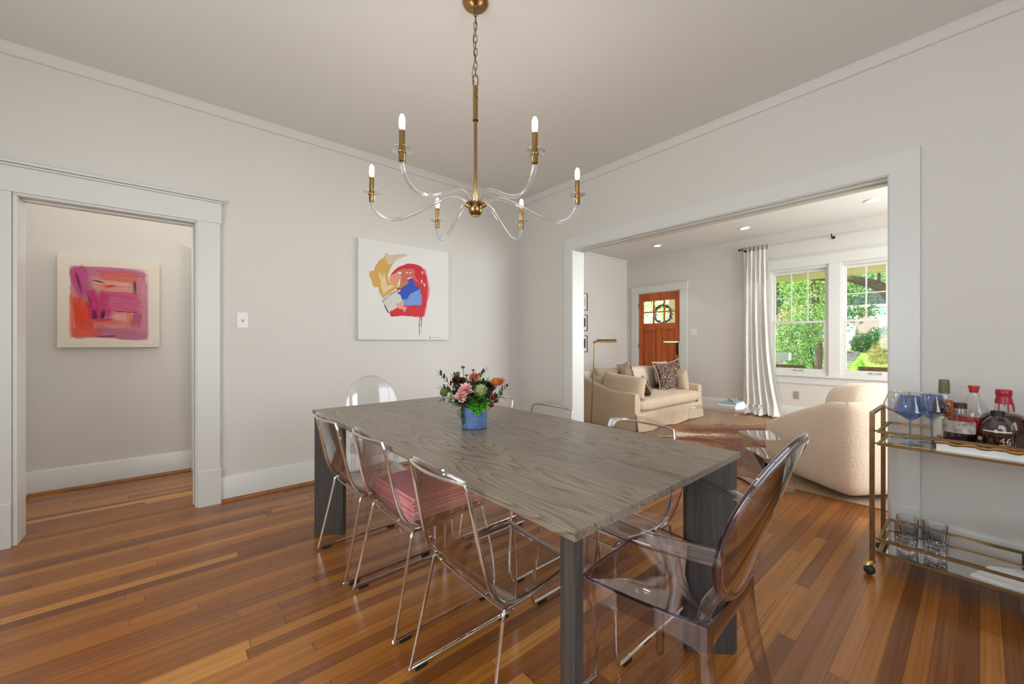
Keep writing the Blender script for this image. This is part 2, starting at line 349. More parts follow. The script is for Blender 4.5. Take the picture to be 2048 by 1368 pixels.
# ------------------------------------------------------------------ mesh helpers
class MB:
    def __init__(s, jig=0.00012): s.jig = jig; s.nb = 0; s.soft = False; s.v = []; s.f = []; s.c = []; s.m = []; s.e = []
    def add(s, vs, fs, col=None, mat=0, edge=None):
        o = len(s.v); s.v += [tuple(v) for v in vs]
        for i, f in enumerate(fs):
            s.f.append([o + k for k in f]); s.c.append(col); s.m.append(mat)
            s.e.append(None if edge is None else [edge[k] for k in f])
        return s
    def box(s, x0, y0, z0, x1, y1, z1, col=None, mat=0):
        x0, x1 = min(x0, x1), max(x0, x1); y0, y1 = min(y0, y1), max(y0, y1); z0, z1 = min(z0, z1), max(z0, z1)
        e = s.jig * (s.nb % 9); s.nb += 1   # boxes of one mesh never share a coplanar face
        x0 += e; y0 += e; z0 += e; x1 -= e; y1 -= e; z1 -= e
        vs = [(x0, y0, z0), (x1, y0, z0), (x1, y1, z0), (x0, y1, z0), (x0, y0, z1), (x1, y0, z1), (x1, y1, z1), (x0, y1, z1)]
        return s.add(vs, [(0, 3, 2, 1), (4, 5, 6, 7), (0, 1, 5, 4), (1, 2, 6, 5), (2, 3, 7, 6), (3, 0, 4, 7)], col, mat)
    def obox(s, c, u, v, w_, col=None, mat=0):
        c = Vector(c); u = Vector(u); v = Vector(v); w_ = Vector(w_)
        vs = [c + a * u + b * v + d * w_ for d in (-1, 1) for a, b in ((-1, -1), (1, -1), (1, 1), (-1, 1))]
        return s.add(vs, [(0, 3, 2, 1), (4, 5, 6, 7), (0, 1, 5, 4), (1, 2, 6, 5), (2, 3, 7, 6), (3, 0, 4, 7)], col, mat)
    def tube(s, pts, r, n=10, closed=False, col=None, mat=0, caps=True, flat=None, up=None):
        s.soft = True; P = [Vector(p) for p in pts]; m = len(P)
        R = r if isinstance(r, (list, tuple)) else [r] * m
        T = []
        for i in range(m):
            a = P[(i - 1) % m] if (closed or i > 0) else P[i]; b = P[(i + 1) % m] if (closed or i < m - 1) else P[i]
            T.append((b - a).normalized())
        ref = Vector(up) if up else (Vector((0, 0, 1)) if abs(T[0].z) < 0.9 else Vector((1, 0, 0)))
        N = (ref - T[0] * ref.dot(T[0])).normalized()
        rings = []
        for i in range(m):
            if up: N = (ref - T[i] * ref.dot(T[i]))
            else: N = (N - T[i] * N.dot(T[i]))
            N.normalize()
            B = T[i].cross(N)
            fa, fb = flat if flat else (1, 1)
            rings.append([P[i] + (N * math.cos(2 * PI * k / n) * fa + B * math.sin(2 * PI * k / n) * fb) * R[i] for k in range(n)])
        vs = [v for rg in rings for v in rg]; fs = []
        for i in range(m if closed else m - 1):
            j = (i + 1) % m
            for k in range(n):
                fs.append((i * n + k, i * n + (k + 1) % n, j * n + (k + 1) % n, j * n + k))
        if not closed and caps:
            fs.append(tuple(range(n - 1, -1, -1))); fs.append(tuple((m - 1) * n + k for k in range(n)))
        return s.add(vs, fs, col, mat)
    def cyl(s, p0, p1, r0, r1=None, n=16, col=None, mat=0):
        return s.tube([p0, p1], [r0, r0 if r1 is None else r1], n, col=col, mat=mat)
    def lathe(s, prof, c=(0, 0, 0), n=24, col=None, mat=0, axis='Z'):
        s.soft = True; vs = []; m = len(prof)
        for r, z in prof:
            for k in range(n):
                a = 2 * PI * k / n; x, y = r * math.cos(a), r * math.sin(a)
                p = (x, y, z) if axis == 'Z' else ((z, x, y) if axis == 'X' else (x, z, y))
                vs.append((c[0] + p[0], c[1] + p[1], c[2] + p[2]))
        fs = []
        for i in range(m - 1):
            for k in range(n): fs.append((i * n + k, i * n + (k + 1) % n, (i + 1) * n + (k + 1) % n, (i + 1) * n + k))
        if prof[0][0] > 1e-5: fs.append(tuple(range(n - 1, -1, -1)))
        if prof[-1][0] > 1e-5: fs.append(tuple((m - 1) * n + k for k in range(n)))
        return s.add(vs, fs, col, mat)
    def prism(s, poly, fn0, fn1, col=None, mat=0):
        """poly of (a,b); fn maps (a,b) to a 3-D point for each end"""
        n = len(poly); vs = [fn0(*p) for p in poly] + [fn1(*p) for p in poly]
        fs = [tuple(range(n - 1, -1, -1)), tuple(range(n, 2 * n))] + [(i, (i + 1) % n, n + (i + 1) % n, n + i) for i in range(n)]
        return s.add(vs, fs, col, mat)
    def sphere(s, c, r, nu=12, nv=8, sc_=(1, 1, 1), col=None, mat=0):
        s.soft = True; vs = [(c[0], c[1], c[2] + r * sc_[2])]
        for j in range(1, nv):
            t = PI * j / nv
            for i in range(nu):
                a = 2 * PI * i / nu
                vs.append((c[0] + r * sc_[0] * math.sin(t) * math.cos(a), c[1] + r * sc_[1] * math.sin(t) * math.sin(a), c[2] + r * sc_[2] * math.cos(t)))
        vs.append((c[0], c[1], c[2] - r * sc_[2])); fs = []
        for i in range(nu): fs.append((0, 1 + i, 1 + (i + 1) % nu))
        for j in range(nv - 2):
            for i in range(nu):
                a = 1 + j * nu + i; b = 1 + j * nu + (i + 1) % nu
                fs.append((a, a + nu, b + nu, b))
        L = len(vs) - 1; o = 1 + (nv - 2) * nu
        for i in range(nu): fs.append((L, o + (i + 1) % nu, o + i))
        return s.add(vs, fs, col, mat)
    def grid(s, fn, nu, nv, th=0.0, col=None, mat=0):
        """open sheet fn(i/nu, j/nv) -> point, optional thickness along its normal"""
        s.soft = True; P = [[Vector(fn(i / nu, j / nv)) for j in range(nv + 1)] for i in range(nu + 1)]
        idx = lambda i, j: i * (nv + 1) + j
        vs = [P[i][j] for i in range(nu + 1) for j in range(nv + 1)]
        fs = [(idx(i, j), idx(i + 1, j), idx(i + 1, j + 1), idx(i, j + 1)) for i in range(nu) for j in range(nv)]
        if th:
            nv_ = len(vs); back = []
            for i in range(nu + 1):
                for j in range(nv + 1):
                    a = P[min(i + 1, nu)][j] - P[max(i - 1, 0)][j]; b = P[i][min(j + 1, nv)] - P[i][max(j - 1, 0)]
                    nn = a.cross(b)
                    nn = nn.normalized() if nn.length > 1e-9 else Vector((0, 0, 1))
                    back.append(P[i][j] - nn * th)
            vs += back
            fs += [(nv_ + idx(i, j + 1), nv_ + idx(i + 1, j + 1), nv_ + idx(i + 1, j), nv_ + idx(i, j)) for i in range(nu) for j in range(nv)]
            rim = [idx(i, 0) for i in range(nu + 1)] + [idx(nu, j) for j in range(1, nv + 1)] + [idx(i, nv) for i in range(nu - 1, -1, -1)] + [idx(0, j) for j in range(nv - 1, 0, -1)]
            for k in range(len(rim)):
                a, b = rim[k], rim[(k + 1) % len(rim)]
                fs.append((b, a, nv_ + a, nv_ + b))
        return s.add(vs, fs, col, mat)
    def pillow(s, c, w_, h, t, R=None, n=14, e=0.35, pinch=0.06, col=None, mat=0, seed=0, mat2=0):
        """knife-edge cushion w x h, thickness t, in its local XZ plane with Y the thickness"""
        R = R or Matrix.Identity(3); c = Vector(c); rnd = random.Random(seed)
        ph = [rnd.uniform(0, 6) for _ in range(4)]
        for sg in (1, -1):
            def fn(u, v, sg=sg):
                a, b = 2 * u - 1, 2 * v - 1
                k = 1 - pinch * (1 - abs(b) ** 2); l = 1 - pinch * (1 - abs(a) ** 2)
                x = a * w_ / 2 * k; z = b * h / 2 * l
                y = sg * t / 2 * (max(0, (1 - a ** 4)) * max(0, (1 - b ** 4))) ** (0.5 + e * 0.3)
                y += 0.02 * t * math.sin(4 * a + ph[0]) * math.sin(3 * b + ph[1]) * (1 - a * a) * (1 - b * b)
                p = Vector((x, y, z)) if sg > 0 else Vector((-x, y, z))
                return c + R @ p
            s.grid(fn, n, n, 0, col, mat if sg > 0 else mat2)
        return s
    def xf(s, Mx):
        s.v = [tuple(Mx @ Vector(v)) for v in s.v]; return s

ROOTM = {}
def tag(o, label=None, cat=None, group=None, kind=None):
    if label: o['label'] = label
    if cat: o['category'] = cat
    if group: o['group'] = group
    if kind: o['kind'] = kind
    return o
def thing(name, label, cat, loc=(0, 0, 0), rz=0.0, group=None, kind=None):
    o = bpy.data.objects.new(name, None); C.objects.link(o); o.empty_display_size = 0.05
    o.location = loc; o.rotation_euler = (0, 0, rz)
    ROOTM[o.name] = Matrix.Translation(loc) @ Matrix.Rotation(rz, 4, 'Z')
    return tag(o, label, cat, group, kind)
def build(name, mb, mats, parent=None, local=False, bevel=0.0, seg=2, angle=35, label=None, kind=None, flat=False, merge=True):
    """mb -> ONE mesh object. World-space geometry is brought into the parent's frame unless local."""
    if not isinstance(mats, (list, tuple)): mats = [mats]
    vs = mb.v
    if parent is not None and not local:
        Mi = ROOTM[parent.name].inverted(); vs = [tuple(Mi @ Vector(v)) for v in vs]
    me = bpy.data.meshes.new(name); me.from_pydata(vs, [], mb.f)
    for m in mats: me.materials.append(m)
    me.polygons.foreach_set('material_index', mb.m)
    if any(c is not None for c in mb.c):
        a = me.color_attributes.new('Col', 'FLOAT_COLOR', 'CORNER'); buf = []
        for f, c in zip(mb.f, mb.c):
            c = c or (0.5, 0.5, 0.5)
            for _ in f: buf += [c[0], c[1], c[2], 1.0]
        a.data.foreach_set('color', buf)
    if any(e is not None for e in mb.e):
        a = me.color_attributes.new('Edge', 'FLOAT_COLOR', 'CORNER'); buf = []
        for f, e in zip(mb.f, mb.e):
            for k in range(len(f)):
                x = 1.0 if e is None else e[k]; buf += [x, x, x, 1.0]
        a.data.foreach_set('color', buf)
    if bevel or merge:
        bm = bmesh.new(); bm.from_mesh(me)
        if merge and mb.soft: bmesh.ops.remove_doubles(bm, verts=bm.verts, dist=1e-5)
        if bevel:
            es = [e for e in bm.edges if len(e.link_faces) == 2 and e.calc_face_angle(0) > math.radians(30)]
            bmesh.ops.bevel(bm, geom=es, offset=bevel, segments=seg, profile=0.5, affect='EDGES', clamp_overlap=True)
        if merge: bmesh.ops.recalc_face_normals(bm, faces=bm.faces)
        bm.to_mesh(me); bm.free()
    if not flat:
        me.polygons.foreach_set('use_smooth', [True] * len(me.polygons))
        me.set_sharp_from_angle(angle=math.radians(angle))
    me.update()
    o = bpy.data.objects.new(name, me); C.objects.link(o)
    if bevel and not flat:
        wn = o.modifiers.new('weighted_normals', 'WEIGHTED_NORMAL'); wn.keep_sharp = True; wn.weight = 100
    if parent is not None:
        o.parent = parent
        ROOTM[o.name] = ROOTM[parent.name]
    else:
        ROOTM[o.name] = Matrix.Identity(4)
    if label: o['label'] = label
    if kind: o['kind'] = kind
    return o
def recenter(o):
    """put a parentless mesh's origin at the middle of its base"""
    xs = [v.co for v in o.data.vertices]
    c = Vector(((min(v.x for v in xs) + max(v.x for v in xs)) / 2, (min(v.y for v in xs) + max(v.y for v in xs)) / 2, min(v.z for v in xs)))
    o.data.transform(Matrix.Translation(-c)); o.location = c
    for ch in o.children: ch.data.transform(Matrix.Translation(-c))
    return o
def solo(name, mb, mats, label, cat, group=None, kind=None, **kw):
    o = build(name, mb, mats, None, **kw); tag(o, label, cat, group, kind); return recenter(o)
def struct(name, mb, mats, label=None, **kw):
    o = build(name, mb, mats, None, **kw); tag(o, label, None, None, 'structure'); return o
def dup(root, loc, rz=0.0, label=None, group=None):
    r = root.copy(); C.objects.link(r); r.location = loc; r.rotation_euler = (0, 0, rz)
    if label: r['label'] = label
    if group: r['group'] = group
    for ch in list(root.children):
        c = ch.copy(); C.objects.link(c); c.parent = r
        for g in list(ch.children):
            d = g.copy(); C.objects.link(d); d.parent = c
    return r
def arc(c, r, a0, a1, n, fn):
    return [fn(c[0] + r * math.cos(a0 + (a1 - a0) * k / n), c[1] + r * math.sin(a0 + (a1 - a0) * k / n)) for k in range(n + 1)]
def smooth(pts, k=3, closed=False):
    """Catmull-Rom through the points"""
    P = [Vector(p) for p in pts]; n = len(P); out = []
    rng = range(n) if closed else range(n - 1)
    for i in rng:
        p0 = P[(i - 1) % n] if (closed or i > 0) else P[i]; p1 = P[i]; p2 = P[(i + 1) % n]
        p3 = P[(i + 2) % n] if (closed or i + 2 < n) else P[(i + 1) % n]
        for j in range(k):
            t = j / k
            out.append(0.5 * ((2 * p1) + (p2 - p0) * t + (2 * p0 - 5 * p1 + 4 * p2 - p3) * t * t + (3 * p1 - p0 - 3 * p2 + p3) * t ** 3))
    if not closed: out.append(P[-1])
    return out

# ================================================================== THE SETTING
CEIL = 2.90
YA = 3.615      # dining wall with the painting (faces -Y)
XB = 3.21       # wall with the wide cased opening (faces -X)
XF = 7.28       # front wall of the house (faces -X)
YL = 4.84       # left wall of the living room
struct('floor', MB().box(-2.2, -2.4, -0.05, 7.42, 7.2, 0.0), M['floor'])
struct('ceiling', MB().box(-2.2, -2.4, CEIL, 7.42, 7.2, CEIL + 0.12), M['ceiling'])

def wall_y(name, y0, y1, x0, x1, holes=()):
    """wall along X between y0..y1 with rectangular holes (xa, xb, za, zb)"""
    b = MB(0); xs = x0
    for xa, xb, za, zb in sorted(holes):
        b.box(xs, y0, 0, xa, y1, CEIL)
        if za > 0: b.box(xa, y0, 0, xb, y1, za)
        if zb < CEIL: b.box(xa, y0, zb, xb, y1, CEIL)
        xs = xb
    b.box(xs, y0, 0, x1, y1, CEIL)
    return struct(name, b, M['wall'])
def wall_x(name, x0, x1, y0, y1, holes=()):
    b = MB(0); ys = y0
    for ya, yb, za, zb in sorted(holes):
        b.box(x0, ys, 0, x1, ya, CEIL)
        if za > 0: b.box(x0, ya, 0, x1, yb, za)
        if zb < CEIL: b.box(x0, ya, zb, x1, yb, CEIL)
        ys = yb
    b.box(x0, ys, 0, x1, y1, CEIL)
    return struct(name, b, M['wall'])
wall_y('wall_left', YA, YA + 0.13, -1.8, XB + 0.13, [(-0.735, 0.108, 0, 2.05)])
wall_x('wall_right', XB, XB + 0.13, -2.13, YA, [(0.34, 2.80, 0, 2.17)])
wall_x('wall_west', -1.93, -1.8, -1.83, 7.0, [(0.0, 2.0, 0.8, 2.3)])
wall_y('wall_south', -1.83, -1.7, -1.93, XB, [(-0.35, 1.85, 0.8, 2.3)])
wall_y('wall_living_south', -2.13, -2.0, XB + 0.13, XF + 0.14, [(4.1, 6.7, 0.8, 2.4)])
WIN = [(1.43, 2.18, 0.70, 2.30), (0.55, 1.295, 0.70, 2.30)]
wall_x('wall_front', XF, XF + 0.14, -2.0, YL + 0.13, [(-1.6, 0.0, 0.7, 2.3)] + [w_ for w_ in WIN] + [(3.67, 4.585, 0, 2.18)])
wall_y('wall_living_left', YL, YL + 0.13, XB, XF)
wall_x('wall_living_back', XB, XB + 0.13, YA + 0.13, YL)
wall_y('wall_hall', 4.70, 4.83, -1.8, 0.095)
wall_x('wall_hall_end', -0.97, -0.90, YA + 0.13, 4.70)
wall_y('wall_rear', 6.50, 6.63, -1.8, 3.4)
wall_x('wall_rear_right', 1.9, 2.03, YA + 0.13, 6.5)

# crown moulding of the dining room
def crown_profile():
    return [(0, CEIL), (0.032, CEIL), (0.032, CEIL - 0.012), (0.022, CEIL - 0.026), (0.014, CEIL - 0.052), (0.014, CEIL - 0.062), (0, CEIL - 0.066)]
struct('trim_1', MB().prism(crown_profile(), lambda a, z: (-1.8, YA - a, z), lambda a, z: (XB - a, YA - a, z)), M['wall'])
struct('trim_2', MB().prism(crown_profile(), lambda a, z: (XB - a, -1.7, z), lambda a, z: (XB - a, YA - a, z)), M['wall'])
struct('trim_3', MB().prism([(0, CEIL), (0.02, CEIL), (0.02, CEIL - 0.03), (0, CEIL - 0.035)], lambda a, z: (XB + 0.13, YL - a, z), lambda a, z: (XF, YL - a, z)), M['trim'])

# baseboards with a stained shoe moulding
BP = [(0, 0.0), (0.016, 0.0), (0.016, 0.172), (0.010, 0.182), (0, 0.184)]
SH = [(0.016, 0), (0.034, 0), (0.034, 0.006), (0.028, 0.016), (0.016, 0.021)]
def base_y(name, y, x0, x1, sgn=-1, hgt=0.184):
    k = hgt / 0.184
    b = MB().prism([(a, z * k) for a, z in BP], lambda a, z: (x0, y + sgn * a, z), lambda a, z: (x1, y + sgn * a, z))
    b.prism(SH, lambda a, z: (x0, y + sgn * a, z), lambda a, z: (x1, y + sgn * a, z), mat=1)
    struct(name, b, [M['trim'], M['shoe']])
def base_x(name, x, y0, y1, sgn=-1, hgt=0.184):
    k = hgt / 0.184
    b = MB().prism([(a, z * k) for a, z in BP], lambda a, z: (x + sgn * a, y0, z), lambda a, z: (x + sgn * a, y1, z))
    b.prism(SH, lambda a, z: (x + sgn * a, y0, z), lambda a, z: (x + sgn * a, y1, z), mat=1)
    struct(name, b, [M['trim'], M['shoe']])
base_y('baseboard_left', YA, 0.236, XB)
base_x('baseboard_right', XB, 2.915, YA)
base_x('baseboard_cart', XB, -1.7, 0.205)
base_y('baseboard_hall', 4.70, -0.9, 0.095)
base_x('baseboard_hall_end', -0.90, YA + 0.13, 4.70, sgn=1)
base_y('baseboard_living_left', YL, XB + 0.13, XF)
base_x('baseboard_front_1', XF, 4.72, YL)
base_x('baseboard_front_2', XF, -2.0, 3.53)
base_y('baseboard_rear', 6.5, -1.8, 0.02)

# left doorway casing
YC = 3.588
b = MB()
b.box(-0.87, YC, 0.0, -0.735, YA, 2.045); b.box(0.100, YC, 0.0, 0.232, YA, 2.045)
b.prism([(0, 0), (0, 0.252), (0.004, 0.258), (0.010, 0.252), (0.010, 0)], lambda a, z: (-0.88, YC - a, z), lambda a, z: (-0.735, YC - a, z))
b.prism([(0, 0), (0, 0.252), (0.004, 0.258), (0.010, 0.252), (0.010, 0)], lambda a, z: (0.104, YC - a, z), lambda a, z: (0.238, YC - a, z))
b.box(-0.89, YC - 0.004, 2.045, 0.240, YA, 2.192)
b.box(-0.90, YC - 0.016, 2.192, 0.250, YA, 2.202); b.box(-0.91, YC - 0.024, 2.207, 0.256, YA, 2.222); b.box(-0.895, YC - 0.010, 2.202, 0.248, YA, 2.207)
struct('trim_4', b, M['trim'], bevel=0.0015)
b = MB()   # jamb lining, rounded left reveal
b.box(-0.735, 3.60, 0, -0.715, 3.77, 2.03); b.box(0.088, 3.60, 0, 0.108, 3.77, 2.03); b.box(-0.735, 3.60, 2.03, 0.108, 3.77, 2.05)
b.box(0.078, 3.66, 0.0, 0.088, 3.70, 2.03); b.box(-0.715, 3.66, 2.018, 0.088, 3.70, 2.03)
b.box(0.098, 3.745, 0, 0.19, 3.765, 2.04)
struct('trim_5', b, M['trim'], bevel=0.004)

# wide cased opening
XC = 3.188
b = MB()
b.prism([(0.217, 0), (0.345, 0), (0.345, 2.165), (2.795, 2.165), (2.795, 0), (2.905, 0), (2.905, 2.285), (0.217, 2.285)], lambda a, z: (XC, a, z), lambda a, z: (XB, a, z))
b.prism([(0, 0), (0, 0.232), (0.004, 0.240), (0.009, 0.236), (0.009, 0)], lambda a, z: (XC - a, 0.225, z), lambda a, z: (XC - a, 0.336, z))
struct('trim_6', b, M['trim'], bevel=0.002)
b = MB()
for y0, y1 in ((0.335, 0.352), (2.788, 2.805)):
    b.box(XC + 0.006, y0, 0, XB + 0.17, y1, 2.17)
b.box(XC + 0.006, 0.352, 2.158, XC + 0.045, 2.788, 2.175); b.box(XB + 0.03, 0.352, 2.150, XB + 0.065, 2.788, 2.175)
b.box(XB + 0.11, 0.352, 2.150, XB + 0.17, 2.788, 2.175); b.box(XC + 0.006, 0.352, 2.172, XB + 0.17, 2.788, 2.18)
b.box(XB + 0.13, 0.20, 0, XB + 0.155, 0.345, 2.165); b.box(XB + 0.13, 2.795, 0, XB + 0.155, 2.92, 2.165); b.box(XB + 0.13, 0.20, 2.165, XB + 0.155, 2.92, 2.29)
struct('trim_7', b, M['trim'], bevel=0.002)

# windows of the front wall
b = MB()
for y0, y1 in ((2.18, 2.31), (1.295, 1.43), (0.42, 0.55)): b.box(XF - 0.02, y0, 0.68, XF, y1, 2.325)
b.box(XF - 0.022, 0.41, 2.325, XF, 2.32, 2.475); b.box(XF - 0.034, 0.40, 2.475, XF, 2.33, 2.492)
b.box(XF - 0.05, 0.40, 0.655, XF + 0.02, 2.33, 0.680); b.box(XF - 0.018, 0.43, 0.545, XF, 2.30, 0.655)
struct('trim_8', b, M['trim'], bevel=0.002)
for n, (ya, yb, za, zb) in enumerate(WIN):
    t = thing('window_%d' % (n + 1), 'six over one sash window %s' % ('nearest the curtain' if n == 0 else 'beside the wide opening jamb'), None, (XF, (ya + yb) / 2, za), kind='structure')
    f = MB()
    f.box(XF + 0.0, ya, za, XF + 0.13, ya + 0.022, zb); f.box(XF, yb - 0.022, za, XF + 0.13, yb, zb)
    f.box(XF, ya, za, XF + 0.13, yb, za + 0.02); f.box(XF, ya, zb - 0.02, XF + 0.13, yb, zb)
    build('window_frame', f, M['trim'], t, bevel=0.002)
    a, c = ya + 0.022, yb - 0.022
    lo = MB(); x0, x1 = XF + 0.015, XF + 0.05
    lo.box(x0, a, za + 0.02, x1, a + 0.04, 1.50); lo.box(x0, c - 0.04, za + 0.02, x1, c, 1.50)
    lo.box(x0, a, za + 0.02, x1, c, za + 0.075); lo.box(x0, a, 1.468, x1, c, 1.50)
    s1 = build('lower_sash', lo, M['trim'], t, bevel=0.0015)
    build('pane', MB().box(x0 + 0.014, a + 0.04, za + 0.075, x0 + 0.018, c - 0.04, 1.468), M['pane'], s1)
    up = MB(); x2, x3 = XF + 0.055, XF + 0.09
    up.box(x2, a, 1.47, x3, a + 0.035, zb - 0.02); up.box(x2, c - 0.035, 1.47, x3, c, zb - 0.02)
    up.box(x2, a, 1.47, x3, c, 1.50); up.box(x2, a, zb - 0.062, x3, c, zb - 0.02)
    for k in (1, 2):
        ym = a + 0.035 + (c - a - 0.07) * k / 3; up.box(x2 + 0.006, ym - 0.008, 1.5, x3 - 0.006, ym + 0.008, zb - 0.062)
    zm = (1.5 + zb - 0.062) / 2; up.box(x2 + 0.006, a + 0.035, zm - 0.008, x3 - 0.006, c - 0.035, zm + 0.008)
    s2 = build('upper_sash', up, M['trim'], t, bevel=0.001)
    build('pane', MB().box(x2 + 0.014, a + 0.035, 1.5, x2 + 0.018, c - 0.035, zb - 0.062), M['pane'], s2)
    yl = (ya + yb) / 2
    lf = MB(); lf.box(x0 - 0.012, yl - 0.06, za + 0.035, x0, yl - 0.04, za + 0.058); lf.box(x0 - 0.012, yl + 0.04, za + 0.035, x0, yl + 0.06, za + 0.058)
    lf.box(x0 - 0.016, yl - 0.05, za + 0.042, x0 - 0.010, yl + 0.05, za + 0.050)
    build('sash_lift', lf, M['grey'], s1)
    lc = MB(); lc.sphere((x0 + 0.01, yl, 1.506), 0.014, 10, 6, (1, 1.3, 0.8)); build('sash_lock', lc, M['grey'], s1)

# front door
b = MB()
b.box(XF - 0.02, 3.535, 0, XF, 3.67, 2.18); b.box(XF - 0.02, 4.585, 0, XF, 4.72, 2.18); b.box(XF - 0.024, 3.525, 2.18, XF, 4.73, 2.31); b.box(XF - 0.036, 3.515, 2.31, XF, 4.74, 2.326)
b.box(XF, 3.67, 0, XF + 0.13, 3.690, 2.18); b.box(XF, 4.565, 0, XF + 0.13, 4.585, 2.18); b.box(XF, 3.67, 2.163, XF + 0.13, 4.585, 2.18)
struct('trim_9', b, M['trim'], bevel=0.002)
t = thing('door_1', 'stained wooden front door with six small panes', None, (XF + 0.03, 4.13, 0), kind='structure')
d0, d1, x0, x1 = 3.692, 4.563, XF + 0.012, XF + 0.052
g0, g1, gz0, gz1 = 3.785, 4.462, 1.555, 2.005
b = MB()
b.box(x0, d0, 0.01, x1, g0, 2.16); b.box(x0, g1, 0.01, x1, d1, 2.16); b.box(x0, g0, gz1, x1, g1, 2.16); b.box(x0, g0, 1.44, x1, g1, gz0)
b.box(x0, g0, 0.01, x1, g1, 0.25); b.box(x0, 4.08, 0.25, x1, 4.165, 1.44)
b.box(x0 + 0.022, g0, 0.25, x1 - 0.008, 4.08, 1.44); b.box(x0 + 0.022, 4.165, 0.25, x1 - 0.008, g1, 1.44)
for ya_, yb_ in ((g0, 4.08), (4.165, g1)): b.box(x0 + 0.012, ya_ + 0.035, 0.29, x0 + 0.024, yb_ - 0.035, 1.40)
build('door_leaf', b, M['door'], t, bevel=0.002)
b = MB()
b.box(x0 - 0.016, g0 - 0.02, 1.445, x0, g1 + 0.02, 1.475)
build('dentil_shelf', b, M['door'], t, bevel=0.002)
b = MB()
for k in (1, 2): y = g0 + (g1 - g0) * k / 3; b.box(x0 + 0.002, y - 0.011, gz0, x1 - 0.002, y + 0.011, gz1)
b.box(x0 + 0.002, g0, (gz0 + gz1) / 2 - 0.011, x1 - 0.002, g1, (gz0 + gz1) / 2 + 0.011)
build('muntins', b, M['door'], t, bevel=0.001)
build('pane', MB().box(x0 + 0.018, g0, gz0, x0 + 0.022, g1, gz1), M['pane'], t)
b = MB(); b.box(x0 - 0.008, 3.715, 0.93, x0, 3.757, 1.22)
h = build('door_handle_plate', b, M['bronze'], t, bevel=0.003)
b = MB(); b.tube(smooth([(x0 - 0.008, 3.736, 1.12), (x0 - 0.05, 3.736, 1.11), (x0 - 0.055, 3.736, 1.03), (x0 - 0.008, 3.736, 0.96)], 4), 0.008, 8); b.sphere((x0 - 0.018, 3.736, 1.18), 0.014, 10, 6)
build('door_handle', b, M['bronze'], h)
for z in (1.93, 1.10, 0.3):
    build('hinge', MB().cyl((x0 - 0.004, 4.566, z - 0.045), (x0 - 0.004, 4.566, z + 0.045), 0.008, n=8), M['bronze'], t)

# far hall door seen through the doorway
b = MB()
b.box(0.02, 6.478, 0, 0.13, 6.5, 2.06); b.box(0.93, 6.478, 0, 1.04, 6.5, 2.06); b.box(0.0, 6.474, 2.06, 1.06, 6.5, 2.20); b.box(-0.01, 6.462, 2.20, 1.07, 6.5, 2.225)
struct('trim_10', b, M['trim'], bevel=0.002)
t = thing('door_2', 'white hall door behind the left doorway', None, (0.53, 6.48, 0), kind='structure')
b = MB(); b.box(0.13, 6.482, 0.01, 0.93, 6.50, 2.06)
for z0, z1 in ((0.2, 0.9), (1.05, 1.9)): b.box(0.23, 6.476, z0, 0.50, 6.482, z1); b.box(0.58, 6.476, z0, 0.83, 6.482, z1)
build('door_leaf', b, M['trim'], t, bevel=0.003)
b = MB(); b.cyl((0.20, 6.482, 0.97), (0.20, 6.45, 0.97), 0.010, n=10); b.sphere((0.20, 6.435, 0.97), 0.026, 14, 8, (1, 0.8, 1)); b.cyl((0.20, 6.482, 0.97), (0.20, 6.474, 0.97), 0.026, n=14)
build('door_handle', b, M['bronze'], t)
# corner trim at the end of the hall wall
struct('trim_11', MB().box(0.090, 4.655, 0, 0.112, 4.84, 2.04), M['trim'], bevel=0.002)

# simple window casings of the walls out of sight
for nm, bb in (('trim_12', [(-0.45, -1.7, 0.7, -0.35, -1.68, 2.4), (1.85, -1.7, 0.7, 1.95, -1.68, 2.4), (-0.45, -1.7, 2.3, 1.95, -1.68, 2.42), (-0.45, -1.7, 0.70, 1.95, -1.66, 0.80), (0.73, -1.8, 0.8, 0.77, -1.72, 2.3)]),
               ('trim_13', [(-1.8, -0.1, 0.7, -1.78, 0.0, 2.4), (-1.8, 2.0, 0.7, -1.78, 2.1, 2.4), (-1.8, -0.1, 2.3, -1.78, 2.1, 2.42), (-1.8, -0.1, 0.7, -1.76, 2.1, 0.8), (-1.9, 0.98, 0.8, -1.82, 1.02, 2.3)])):
    b = MB()
    for q in bb: b.box(*q)
    struct(nm, b, M['trim'])

# wall plates
def plate(name, label, cat, c, ax, n=1, kind='switch', mat='white', wd=0.072):
    t = thing(name, label, cat, c)
    cx, cy, cz = c
    def bx(mb, a0, z0, a1, z1, d0, d1):
        if ax == 'Y': mb.box(cx + a0, cy - d1, cz + z0, cx + a1, cy - d0, cz + z1)
        else: mb.box(cx - d1, cy + a0, cz + z0, cx - d0, cy + a1, cz + z1)
    W = wd / 2 + (n - 1) * 0.023
    b = MB(); bx(b, -W, -0.058, W, 0.058, 0, 0.006); build('cover_plate', b, M[mat], t, bevel=0.002)
    for k in range(n):
        o = (k - (n - 1) / 2) * 0.046
        if kind == 'switch':
            b = MB(); bx(b, o - 0.005, -0.004, o + 0.005, 0.012, 0.006, 0.018); build('toggle', b, M['white'], t, bevel=0.001)
            b = MB(); bx(b, o - 0.007, -0.013, o + 0.007, 0.013, 0.006, 0.0065)
            build('toggle_slot', b, M['grey'], t)
        else:
            for z in (-0.02, 0.02):
                b = MB(); bx(b, -0.016, z - 0.014, 0.016, z + 0.014, 0.006, 0.008); build('socket', b, M['grey'], t, bevel=0.001)
    return t
plate('light_switch', 'white single light switch on the wall left of the abstract painting', 'light switch', (0.372, YA, 1.345), 'Y')
plate('light_switch', 'white double light switch right of the wooden front door', 'light switch', (XF, 3.425, 1.356), 'X', 2)
